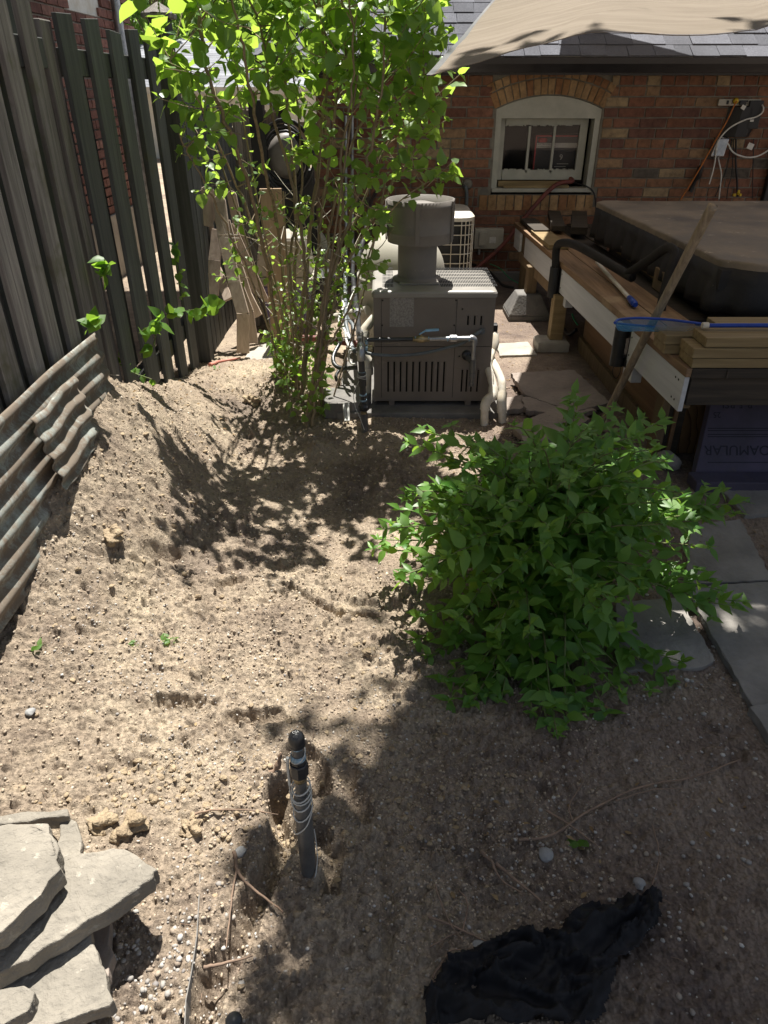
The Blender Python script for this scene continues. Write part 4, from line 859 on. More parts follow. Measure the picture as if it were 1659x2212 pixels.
a, c = wp(1536, 296), wp(1562, 343); t = thing('outlet_cover', 'clear grey bubble cover over the outdoor outlet', 'outlet cover', ((a.x+c.x)/2, WY-.03, c.z)); b = MB(); b.loft([(a.x,WY-.012,c.z),(c.x-.01,WY-.012,c.z),(c.x+.012,WY-.012,a.z),(a.x+.04,WY-.012,a.z)], [(a.x+.01,WY-.08,c.z+.02),(c.x-.02,WY-.08,c.z+.02),(c.x,WY-.07,a.z-.01),(a.x+.045,WY-.07,a.z-.01)]); b.build('bubble', M['steel'], t, bev=.008)
b = MB(); a = wp(1502, 398, .05); b.tube([a+Vector((.02,0,.14)), a+Vector((.005,0,.05)), a+Vector((-.005,0,.03)), a+Vector((-.03,0,-.06))], [.022,.028,.012,.02], 10); tag(b.build('adapter', M['black']), 'black adapter hanging low on a cable', 'adapter')
for i, (pts, lb) in enumerate((([(1580,300,.03),(1575,340),(1568,370),(1555,400),(1545,425)], 'thin black cable bending left below the electrical box'), ([(1585,300,.03),(1583,345),(1580,380),(1573,405),(1570,430)], 'thin black cable hanging in the middle'), ([(1590,300,.05),(1589,350),(1592,390),(1593,425)], 'thick black cable hanging straight to the yellow plug'), ([(1628,300,.02),(1627,345),(1626,390),(1625,430)], 'single thin cable at the right of the wall'))):
    cable(pts, .004 + .004*(i == 2), 'black', lb, group='black cables hanging on the brick wall')
b = MB(); a = wp(1621, 316, .04); b.box(a, (.05,.006,.045), Euler((0,R(18),0)).to_matrix()); tag(b.build('tag', M['cord'], bev=.001), 'blue white paper tag on the cable right of the outlet cover', 'tag')
b = MB(); a = wp(1594, 421, .12); b.lathe([(0,0),(.012,0),(.010,.035),(0,.04)], a, n=10); b.box(a+Vector((-.03,0,0)), (.02,.02,.02)); b.box(a+Vector((.02,0,0)), (.015,.02,.02)); tag(b.build('connector', M['yellow']), 'small yellow connector behind the spa cover', 'connector')
b = MB(); b.box(wp(1690, 380, .05), (.25,.06,.6)); tag(b.build('wall_panel', M['black'], bev=.01), 'black panel against the wall at the right edge', 'panel')
# lower junction box
a, c = at(1025, 492, Y=WY-.03), at(1084, 536, Y=WY-.03); t = thing('junction_box', 'beige double junction box low on the brick wall', 'junction box', ((a.x+c.x)/2, WY-.03, c.z)); b = MB(); b.box(((a.x+c.x)/2, WY-.045, (a.z+c.z)/2), (c.x-a.x, .06, a.z-c.z)); b.build('casing', M['beige'], t, bev=.006)
b = MB(); b.box((a.x+.07, WY-.085, (a.z+c.z)/2), (.065,.02,.11)); b.build('outlet_lid', M['beige'], t, bev=.004); b = MB(); b.box((a.x+.16, WY-.0765, (a.z+c.z)/2-.01), (.055,.003,.05)); b.build('label_plate', M['cord'], t)
b = MB(); b.tube([(a.x+.05, WY-.045, c.z), (a.x+.05, WY-.045, c.z-.05)], .013, 8); b.tube([(a.x+.2, WY-.045, c.z), (a.x+.2, WY-.045, c.z-.04)], .013, 8); b.build('conduit', M['steel'], t)
a = at(1006, 405, Y=WY-.05); b = MB(); b.tube(bez([a+Vector((-.01,.04,.0)), a, a+Vector((.012,0,-.06)), a+Vector((.015,0,-.2)), a+Vector((.015,0,-.5))]), .015, 10); tag(b.build('conduit', M['conduit']), 'grey conduit coming out of the wall above the air conditioner', 'conduit')
b = MB(); a = at(1010, 398, Y=WY-.008); b.lathe([(0,0),(.045,0),(.03,.012),(0,.014)], a, (0,-1,0), 10); tag(b.build('mortar_patch', M['mortar']), 'smear of grey mortar round the conduit hole', 'mortar')
# ================================================================ POOL HEATER
HY = 3.55
def hp(zx, zy, Y=HY): return at(663.6+.3*zx, 387.1+.3*zy, Y=Y)
def heater():
    x0, x1, z0, z1, yb = -.053, .556, .062, .640, 4.02
    t = thing('pool_heater', 'taupe metal pool heater with round vent stack and louvred front', 'pool heater', ((x0+x1)/2, HY+.23, .035))
    # body with the louvres cut as real recesses: front is a sheet with holes
    slots = []
    for zx in (583,627,673,718,763,810,857,900,943,988): a = hp(zx, 1310); c = hp(zx, 1530); slots.append((a.x, .0085, c.z, a.z))
    for zx in (1118,1153,1188,1232): a = hp(zx, 1368); c = hp(zx, 1530); slots.append((a.x, .008, c.z, a.z))
    for zx in (1160,1208,1255): a = hp(zx, 980); c = hp(zx, 1050); slots.append((a.x, .008, c.z, a.z))
    xs = sorted({x0, x1} | {s[0]-s[1]/2 for s in slots} | {s[0]+s[1]/2 for s in slots}); zs = sorted({z0, z1-.03} | {s[2] for s in slots} | {s[3] for s in slots})
    b = MB(); th = .006
    def hole(x, z): return any(abs(x-s[0]) < s[1]/2 and s[2] < z < s[3] for s in slots)
    for i in range(len(xs)-1):
        j = 0
        while j < len(zs)-1:
            xm = (xs[i]+xs[i+1])/2
            if hole(xm, (zs[j]+zs[j+1])/2): j += 1; continue
            k = j
            while k+1 < len(zs)-1 and not hole(xm, (zs[k+1]+zs[k+2])/2): k += 1
            b.add([(xs[i],HY,zs[j]),(xs[i+1],HY,zs[j]),(xs[i+1],HY,zs[k+1]),(xs[i],HY,zs[k+1])], [(0,1,2,3)]); j = k+1
    b.build('front_panel', M['heater'], t, fixn=False)
    for grp in (slots[:10], slots[10:14], slots[14:]):
     lv = MB()
     for s in grp:  # raised lip of each louvre
       lv.loft([(s[0]+s[1]/2, HY, s[2]), (s[0]+s[1]/2+.006, HY-.003, s[2]+.004), (s[0]+s[1]/2+.008, HY, s[2])], [(s[0]+s[1]/2, HY, s[3]), (s[0]+s[1]/2+.006, HY-.003, s[3]-.004), (s[0]+s[1]/2+.008, HY, s[3])])
       lv.tube([(s[0], HY+.001, s[3]+.001), (s[0], HY-.001, s[3]-.002)], .0045, 8)
     lv.build('louvres', M['heater'], t)
    b = MB(); b.add([(x0+.004,HY+.012,z0+.01),(x1-.004,HY+.012,z0+.01),(x1-.004,HY+.012,z1-.04),(x0+.004,HY+.012,z1-.04)], [(0,1,2,3)]); b.build('inner_baffle', M['hole'], t)
    b = MB(); b.box((x0+.0015, (HY+yb)/2, (z0+z1-.03)/2), (.003, yb-HY-.002, z1-z0-.03)); b.box((x1-.0015, (HY+yb)/2, (z0+z1-.03)/2), (.003, yb-HY-.002, z1-z0-.03)); b.box(((x0+x1)/2, yb-.0015, (z0+z1)/2), (x1-x0-.01, .003, z1-z0-.04)); b.box(((x0+x1)/2, (HY+yb)/2, z0-.0), (x1-x0-.01, yb-HY-.01, .004)); b.build('side_panel', M['heater'], t)
    b = MB(); ya, xa = HY-.004, x0-.006
    # lid with rounded edge
    def ring(i, z): 
        r = .02; P = []
        for cx, cy, a0 in ((x1+.008-r-i, yb+.004-r-i, 0), (x0-.008+r+i, yb+.004-r-i, 90), (x0-.008+r+i, HY-.008+r+i, 180), (x1+.008-r-i, HY-.008+r+i, 270)):
            for k in range(5): a = R(a0+k*22.5); P.append((cx+r*math.cos(a), cy+r*math.sin(a), z))
        return P
    rr = [ring(.004, z1-.032), ring(0, z1-.030), ring(0, z1-.012), ring(.004, z1-.004), ring(.013, z1)]
    for p_, q_ in zip(rr[:-1], rr[1:]): b.loft(p_, q_, caps=False)
    n = len(b.v); b.add(rr[-1], [tuple(range(20))]); b.add(rr[0], [tuple(range(19,-1,-1))]); lid = b.build('lid', M['heatertop'], t, bev=0)
    for p_ in lid.data.polygons: p_.use_smooth = False
    g = MB()
    def grille(u0, v0, u1, v1, nr, nc):
        A, B_ = at(u0, v0, Z=z1), at(u1, v1, Z=z1)
        for i in range(nr):
            for j in range(nc):
                y = A.y+(B_.y-A.y)*(i+.5)/nr; x = A.x+(B_.x-A.x)*(j+.5)/nc; g.box((x, y, z1+.0008), ((B_.x-A.x)/nc*.52, abs(B_.y-A.y)/nr*.72, .0022))
    grille(826, 621, 848, 577, 6, 8); grille(952, 620, 1052, 578, 6, 34); g.build('grille', M['hole'], lid)
    vp = MB(); a = at(905, 612, Z=z1); vp.box((a.x, a.y+.02, z1+.004), (.20, .12, .006)); vp.build('vent_plate', M['heatertop'], lid, bev=.002)
    for zx, zy in ((543,873),(1072,872),(540,1052),(1058,1052),(1118,935),(1095,1275)): a = hp(zx, zy); s = MB(); s.lathe([(0,0),(.0045,0),(.004,.003),(0,.003)], (a.x, HY-.0005, a.z), (0,-1,0), 10); s.build('screw', M['screw'], t)
    a, c = hp(595, 850), hp(765, 1062); b = MB(); b.box(((a.x+c.x)/2, HY-.001, (a.z+c.z)/2), (c.x-a.x, .0012, a.z-c.z)); b.build('sticker_residue', M['sticker'], t)
    b = MB(); 
    for zx in (533, 1083): a = hp(zx, 820); b.box((a.x, HY-.0008, (z0+z1)/2-.01), (.0018, .0016, z1-z0-.06))
    a = hp(1060, 1205); b.box(((x0+x1)/2, HY-.0008, a.z), (x1-x0-.01, .0016, .0018)); b.build('panel_seam', M['hole'], t)
    for zx in (608, 1155): b = MB(); a = hp(zx, 1640); b.box((a.x, HY+.03, .05), (.032, .05, .035)); b.build('foot', M['heater'], t, bev=.003)
    # vent pipe and draft hood
    vx, vy = .172, 3.80
    b = MB(); b.lathe([(.100,0),(.100,.25)], (vx,vy,z1+.004), n=40); b.lathe([(.097,.25),(.097,0)], (vx,vy,z1+.004), n=40); b.lathe([(.128,0),(.126,.006),(.104,.010),(.102,.02)], (vx,vy,z1+.004), n=40); st = b.build('vent_pipe', M['vent'], t)
    hd = MB(); zb, zt = .832, 1.030; cx = .183
    P = [(.165,0),(.166,.045),(.169,.048),(.166,.051),(.166,zt-zb-.03),(.170,zt-zb-.026),(.166,zt-zb-.022),(.167,zt-zb),(.162,zt-zb),(.162,.0),(.165,0)]
    hd.lathe(P, (cx,vy,zb), n=56); hood = hd.build('vent_hood', M['vent'], t)
    h2 = MB(); h2.lathe([(.182,.012),(.182,zt-zb-.004),(.178,zt-zb-.004),(.178,.012),(.182,.012)], (cx+.006,vy-.004,zb), n=14, arc=(R(-55),R(12))); h2.build('hood_shell', M['vent'], hood)
    h3 = MB(); h3.lathe([(.110,zt-zb-.03),(.03,zt-zb-.012),(0,zt-zb-.012)], (cx,vy,zb), n=40); h3.lathe([(.162,.02),(.10,.04),(.10,.03),(.162,.012)], (cx,vy,zb), n=40); h3.build('cowl', M['vent'], hood)
    for an in (-97, 8, 130, -24): s_ = MB(); a = R(an); c = Vector((cx+.1695*math.cos(a), vy+.1695*math.sin(a), (zb+zt)/2)); s_.box(c, (.006, .022, zt-zb-.006), Euler((0,0,a)).to_matrix()); s_.build('strap', M['vent'], hood, bev=.001)
    # gas train
    zg = .425; yg = HY-.085; X = lambda zx: hp(zx, 1170, yg).x
    gp = thing('gas_pipe', 'black gas pipe crossing the front of the pool heater with a blue lever valve', 'pipe', (X(430), yg, zg))
    b = MB(); b.tube([(X(430),yg,zg-.004),(X(780),yg,zg)], .0105, 14); b.tube([(X(860),yg,zg+.0),(X(1010),yg,zg+.002)], .0105, 14); b.build('black_run', M['pipeblk'], gp)
    b = MB(); b.tube([(X(860),yg,zg),(X(1190),yg,zg+.004)], .0112, 14)
    xe = X(1203); b.tube(bez([(X(1175),yg,zg+.004),(xe-.01,yg,zg+.004),(xe,yg,zg-.006),(xe,yg,zg-.03)], 6), .016, 14); b.tube([(xe,yg,zg-.02),(xe,yg,zg-.13)], .011, 14); b.build('grey_run', M['steel'], gp)
    b = MB(); b.tube([(xe,yg,zg-.105),(xe,yg,zg-.165)], .0155, 12); b.tube([(xe,yg,zg-.15),(xe,yg,zg-.235)], .011, 12); b.tube([(xe,yg,zg-.18),(xe,yg,zg-.20)], .0145, 12); b.tube([(xe,yg,zg-.228),(xe,yg,zg-.245)], .0145, 12); b.tube([(xe,yg,zg-.13),(xe-.02,HY-.0,zg-.118)], .014, 12); b.build('drip_leg', M['pipe'], gp)
    b = MB(); b.lathe([(0,0),(.026,0),(.024,.012),(0,.012)], (xe-.024, HY-.0, zg-.112), (0,-1,0), 18); b.build('gas_inlet', M['pipeblk'], gp)
    b = MB(); b.lathe([(.0,0),(.017,0),(.018,.004),(.018,.032),(.017,.036),(0,.036)], (X(1025),yg,zg+.002), (1,0,0), 8, smooth=False); b.build('union', M['steel'], gp, bev=.001)
    v = thing('ball_valve', 'brass ball valve with pale blue lever on the gas pipe', 'valve', (X(820),yg,zg)); b = MB(); b.lathe([(0,-.042),(.013,-.042),(.013,-.022),(.017,-.018),(.019,0),(.017,.018),(.013,.022),(.013,.042),(0,.042)], (X(820),yg,zg), (1,0,0), 12); b.tube([(X(820),yg,zg),(X(820),yg,zg+.026)], .006, 8); b.build('valve_body', M['brass'], v)
    b = MB(); b.beam((X(805),yg,zg+.024),(X(850),yg,zg+.043), .015, .005); b.beam((X(850),yg,zg+.043),(X(945),yg,zg+.048), .018, .009); b.build('lever', M['valveblue'], v, bev=.001)
    for zx in (772, 868, 1005, 1065, 1160): b = MB(); b.lathe([(.0108,0),(.0128,.001),(.0125,.007),(.0108,.008)], (X(zx),yg,zg+.001), (1,0,0), 12); b.build('sealant', M['dope'], gp)
    # flexible conduit
    b = MB(); pts = [hp(1258,1093,HY-.002), hp(1240,1100,HY-.03), hp(1200,1125,HY-.05), hp(1120,1180,HY-.05), hp(1000,1215,HY-.05), hp(850,1250,HY-.05), hp(700,1268,HY-.06), hp(560,1268,HY-.07), hp(440,1255,HY-.08), hp(400,1235,HY-.04)]
    b.tube(bez(pts, 8), .0085, 10); b.tube(bez(pts[:3], 4), .011, 10); b.lathe([(.0,0),(.016,0),(.016,.012),(0,.012)], pts[0]+Vector((0,-.001,0)), (0,-1,0), 8, smooth=False); tag(b.build('conduit', M['conduit']), 'dark grey flexible conduit sagging across the pool heater', 'conduit')
heater()
def zp(zx, zy, Y): return at(691+.15*zx, 608.3+.15*zy, Y=Y)
def plumbing():
    # gas riser left of the heater and run to the back
    b0 = at(789, 930, Z=0); Y = b0.y
    t = thing('gas_riser', 'grey gas pipe rising from the soil left of the heater and elbowing back', 'pipe', b0)
    P = lambda zy: Vector((zp(590+(zy-1000)*.048, zy, Y).x, Y, zp(600, zy, Y).z))
    b = MB(); b.tube([(b0.x, Y, -.05), P(1900)], .019, 16); b.build('ground_sleeve', M['pipe'], t)
    b = MB(); b.tube([P(1905), P(1870)], .0165, 12); b.build('brass_band', M['brass'], t)
    b = MB(); b.lathe([(.017,0),(.028,.003),(.028,.02),(.022,.028),(.02,.036),(.0,.036)], P(1850), n=8, smooth=False); b.build('union_nut', M['pipeblk'], t, bev=.001)
    b = MB(); b.tube([P(1800), P(1480)], .0155, 14); b.tube([P(1500), P(1300)], .019, 14); b.tube([P(1320), P(1100)], .0155, 14); b.build('riser', M['pipeblk'], t)
    for zy in (1720, 1640, 1320): b = MB(); b.lathe([(.0158,0),(.0185,.001),(.018,.008),(.0158,.009)], P(zy), n=12); b.build('sealant', M['dope'], t)
    e = P(1030); b = MB(); b.tube(bez([P(1130), P(1060), e+Vector((0,.012,.012)), e+Vector((-.002,.05,.018))], 6), .0205, 14); b.build('elbow', M['steel'], t)
    q = [e+Vector((-.002,.04,.018)), Vector((-.15,4.0,.40)), Vector((-.185,4.5,.405))]; b = MB(); b.tube([q[0], q[1]], .0145, 12); b.tube([q[1], q[2], Vector((-.215,5.0,.41))], .0145, 12); b.tube([Vector((-.215,5.0,.41)), Vector((-.24,5.8,.42)), Vector((-.245,6.5,.42))], .014, 12); b.build('back_run', M['pipeblk'], t)
    for y0_, y1_ in ((3.62,3.68),(4.0,4.06),(4.5,4.58)):
        f = lambda y: Vector((np.interp(y,[3.4,4.0,4.5,5],[e.x,-.15,-.185,-.215]), y, .402)); b = MB(); b.tube([f(y0_), f(y1_)], .020, 10); b.build('coupling', M['steel'], t)
    c = MB(); a = P(1330)
    for k in range(5): r = .021+.003*math.sin(k*2); c.tube([a+Vector((math.cos(q_)*r, math.sin(q_)*r, -k*.005+.006*math.sin(q_+k))) for q_ in [i*.45 for i in range(15)]], .0014, 6)
    c.tube(bez([a+Vector((-.015,-.02,-.03)), P(1600)+Vector((-.045,-.01,0)), P(1800)+Vector((-.04,-.01,0)), P(1950)+Vector((-.018,-.02,0)), P(2100)+Vector((0,-.03,0))]), .0016, 6); tag(c.build('cord', M['cord']), 'thin white cord tied round the gas riser beside the heater', 'cord')
    # white water pipe from the heater's left side down into the ground
    t = thing('water_pipe', 'white plastic water pipe left of the heater going down behind the gas riser', 'pipe', (-.10, 3.62, 0)); b = MB(); Yw = 3.62
    pts = [Vector((-.05, 3.72, .46)), zp(700,620,3.70), zp(640,700,3.68), zp(620,800,3.66), zp(660,1000,3.64), zp(680,1180,Yw), zp(690,1280,Yw), zp(680,1400,Yw), zp(680,1900,Yw), zp(680,2050,Yw)]
    b.tube(bez(pts, 5), .024, 14); b.build('pipe', M['pvc'], t)
    for p_, q_ in ((zp(688,1230,Yw), zp(690,1330,Yw)), (zp(682,1850,Yw), zp(680,1900,Yw)), (zp(640,720,3.68), zp(618,810,3.66)), (zp(580,1000,3.63), zp(700,1160,3.62))): b = MB(); b.tube([p_, q_], .030, 14); b.build('coupling', M['pvc'], t)
    # two white pipes right of the heater
    for i, (pts, lb) in enumerate((([(1345,1120,3.80),(1350,1170,3.76),(1335,1230,3.74),(1300,1330,3.6),(1322,1420,3.52),(1340,1500,3.47),(1330,1560,3.43),(1290,1600,3.40),(1278,1660,3.39),(1275,1810,3.38)], 'white plastic pipe with an elbow, nearer the heater'), ([(1310,1210,3.95),(1325,1290,3.75),(1365,1370,3.58),(1398,1450,3.5),(1405,1540,3.45),(1400,1600,3.42),(1403,1680,3.41),(1407,1810,3.40)], 'white plastic pipe farther from the heater'))):
        W = [hp(a, b_, y) for a, b_, y in pts]; t = thing('water_pipe', lb, 'pipe', (W[-1].x, W[-1].y, 0), 'white pipes right of the heater'); b = MB(); b.tube(bez(W, 6), .0205, 14); b.build('pipe', M['pvc'], t)
        b = MB(); b.tube(bez(W[-4:-1], 5) if i else bez(W[-5:-1], 5), .0255, 14); b.build('elbow', M['pvc'], t)
        if i == 0: b = MB(); b.tube([W[0], W[1], W[2]], .026, 12); b.build('upper_elbow', M['pvc'], t); b = MB(); b.box(W[0]+Vector((.0,.02,.03)), (.035,.05,.05)); b.build('flow_switch', M['black'], t, bev=.004)
    # wires and hoses at the left
    for pts, r, m, lb in (([(380,165,4.3),(330,190,4.3),(320,260,4.3),(345,350,4.2),(300,450,4.1),(275,540,4.0),(300,640,3.9),(360,700,3.8),(375,820,3.75),(400,900,3.7),(440,960,3.65)], .007, 'cord', 'pale grey cable looping left of the pipes'),
        ([(530,70,4.4),(460,200,4.3),(390,380,4.2),(335,520,4.1),(340,680,4.0),(370,820,3.8)], .0035, 'cord', 'thin grey wire slanting behind the pale cable'),
        ([(370,-300,4.8),(365,0,4.6),(365,200,4.4),(370,400,4.2),(375,600,4.05),(390,680,4.0),(410,760,3.95),(435,870,3.9),(455,960,3.8),(500,1000,3.7)], .0125, 'conduit', 'dark grey conduit hanging left of the gas riser'),
        ([(350,300,4.3),(380,480,4.2),(430,570,4.1),(470,620,4.05),(490,700,4.0)], .011, 'conduit', 'short grey conduit curving right to the pipes'),
        ([(310,820,3.95),(280,900,3.9),(225,1000,3.85),(190,1100,3.8),(210,1190,3.75),(280,1240,3.72),(400,1245,3.7),(520,1240,3.66)], .012, 'pipeblk', 'black hose curling on the ground left of the pipes'),
        ([(440,980,3.7),(415,1060,3.7),(425,1130,3.7),(465,1185,3.68),(510,1190,3.65)], .006, 'cord', 'short pale cable loop by the gas riser'),
        ([(240,1420,3.7),(230,1360,3.75),(270,1290,3.8),(330,1260,3.8)], .009, 'black', 'thin black hose end beside the stone block'),
        ([(350,1760,3.45),(355,1850,3.42),(365,1950,3.4),(370,2010,3.38)], .008, 'cord', 'left grey cable entering the soil'),
        ([(400,1760,3.45),(405,1850,3.42),(410,1950,3.4),(410,2010,3.38)], .008, 'cord', 'right grey cable entering the soil')):
        b = MB(); b.tube(bez([zp(a, c, y) for a, c, y in pts], 7), r, 8); tag(b.build('cable' if r < .011 else 'hose', M[m]), lb, 'cable' if r < .011 else 'hose', 'cables and hoses left of the heater')
    # union bodies on the conduits
    b = MB(); b.tube([zp(370,660,4.03), zp(395,740,3.98)], .018, 10); b.tube([zp(400,770,3.95), zp(430,850,3.9)], .019, 10); b.tube([zp(440,900,3.85), zp(460,960,3.8)], .017, 10); tag(b.build('coupling', M['steel']), 'row of pale couplings on the dark grey conduit', 'coupling')
    # brass and blue valve cluster behind the elbow
    t = thing('ball_valve', 'brass valve with blue sealant tucked behind the gas riser elbow', 'valve', (-.05,3.5,.4)); b = MB(); a = zp(660,960,3.5); b.tube([a+Vector((-.03,0,0)), a+Vector((.035,0,0))], .016, 10); b.tube([a, a+Vector((0,0,.03))], .008, 8); b.build('valve_body', M['brass'], t); b = MB(); b.tube([a+Vector((-.01,0,.0)), a+Vector((.01,0,.0))], .0175, 10); b.tube([zp(670,850,3.46), zp(672,900,3.46)], .009, 8); b.build('sealant', M['dope'], t)
    # beige suction pipe in the back left
    b = MB(); b.tube(bez([Vector((-.10,4.35,.33)), Vector((-.2,4.45,.28)), Vector((-.45,4.7,.16)), Vector((-.62,4.9,.12)), Vector((-.66,5.1,.3)), Vector((-.62,5.15,.45))]), .03, 12); tag(b.build('suction_pipe', M['beige']), 'thick beige pipe running low behind the lilac stems', 'pipe')
    b = MB(); b.tube(bez([Vector((-.1,4.5,.06)), Vector((-.35,4.55,.08)), Vector((-.6,4.5,.12))]), .022, 10); tag(b.build('hose', M['redhose']), 'dark red hose lying low left of the filter tank', 'hose', 'hoses by the filter tank')
    # cable bundle rising from the pump up the wall
    b = MB(); b.tube(bez([Vector((-.13,4.6,.45)), at(775,560,Y=5.0), at(790,500,Y=5.5), at(800,440,Y=6.2), at(812,415,Y=6.5)]), .017, 8); tag(b.build('hose', M['pipeblk']), 'black hose slanting up to the wall behind the vent hood', 'hose', 'hoses by the filter tank')
    for u in (749, 763): b = MB(); b.tube([at(u, 690, Y=5.6), at(u-1, 500, Y=6.0), at(u-2, 380, Y=6.5), at(u-2, 250, Y=6.56)], .014, 8); tag(b.build('conduit', M['steel']), 'left of two pale conduits climbing the wall behind the lilac' if u == 749 else 'right of two pale conduits climbing the wall behind the lilac', 'conduit', 'pale conduits behind the lilac')
plumbing()
# filter tank
t = thing('filter_tank', 'round topped beige pool filter tank behind the heater', 'filter tank', (.11, 4.58, 0)); b = MB()
r = .272; prof = [(0,.768)]; prof = [(r*math.sin(a), .50+.27*math.cos(a)) for a in [math.pi/2*i/14 for i in range(15)]] + [(.280,.50),(.280,.47),(.272,.465),(.272,.38),(.272,.14),(.24,.08)]
b.lathe(prof, (.11,4.58,0), n=48); b.build('tank_body', M['tank'], t); b = MB(); b.lathe([(0,0),(.05,0),(.05,.03),(.03,.04),(0,.04)], (.11,4.58,.762), n=20); b.build('tank_knob', M['black'], t)
b = MB(); b.lathe([(.24,0),(.24,.1),(0,.1)], (.11,4.58,0), n=30); b.build('tank_base', M['black'], t)
# air conditioner
def aircon():
    cx, cy, h, s = .33, 5.93, .685, .35
    t = thing('air_conditioner', 'air conditioner with white top and white wire guard over black coil', 'air conditioner', (cx, cy, 0))
    def ring(k, z, rr=.10):
        P = []
        for sx, sy, a0 in ((1,1,0),(-1,1,90),(-1,-1,180),(1,-1,270)):
            for j in range(6): a = R(a0+j*18); P.append((cx+sx*(s*k-rr)+rr*math.cos(a), cy+sy*(s*k-rr)+rr*math.sin(a), z))
        return P
    b = MB(); b.loft(ring(.93, .05), ring(.93, h-.03)); b.build('coil', M['black'], t)
    b = MB(); b.loft(ring(1.0, h-.035), ring(1.0, h-.008), True); b.loft(ring(1.0, h-.008), ring(.95, h), True); b.build('top_cover', M['pvc'], t)
    b = MB(); 
    for rr in (.05,.09,.13,.17,.21): b.tube([(cx+rr*math.cos(a), cy+rr*math.sin(a), h+.006) for a in [i*math.pi/16 for i in range(33)]], .003, 5)
    b.build('fan_guard', M['black'], t)
    b = MB(); 
    for i in range(9): z = .08 + i*.068; q = ring(.985, z); b.tube(q+[q[0]], .0042, 5)
    q0, q1 = ring(.99, .06), ring(.99, h-.03)
    for i in range(0, 24, 1): b.tube([q0[i], q1[i]], .0038, 5)
    for sx in (-.5, 0, .5):
        b.tube([(cx+sx*s, cy-s*.99, .06), (cx+sx*s, cy-s*.99, h-.03)], .0038, 5); b.tube([(cx+s*.99, cy+sx*s, .06), (cx+s*.99, cy+sx*s, h-.03)], .0038, 5)
    b.build('wire_guard', M['pvc'], t)
    b = MB(); b.box((cx,cy,.03), (.76,.76,.06)); b.build('base', M['oldconc'], t, bev=.006)
aircon()
# hoses on the ground between heater and deck
for pts, r, m, lb in (([(1000,560,.1),(1030,575,.15),(1060,590,.12),(1085,615,.08),(1110,622,.06)], .012, 'black', 'black hose by the wall below the junction box'),
    ([(1058,570,.2),(1080,580,.16),(1100,600,.1),(1120,612,.05)], .004, 'green', 'thin green wire by the back of the deck'),
    ([(1020,565,.12),(1045,590,.10),(1062,598,.10)], .014, 'steel', 'grey fitting lying at the wall foot'),
    ([(1210,700,.02),(1228,722,.05),(1245,712,.1)], .012, 'black', 'black hose coiled under the deck by the second post'),
    ([(1236,678,.12),(1240,690,.09),(1248,702,.06)], .006, 'green', 'bright green strap hanging under the deck')):
    b = MB(); b.tube(bez([at(u, v, Z=z) for u, v, z in pts]), r, 8); tag(b.build('hose', M[m]), lb, 'hose', 'odd hoses near the deck posts')
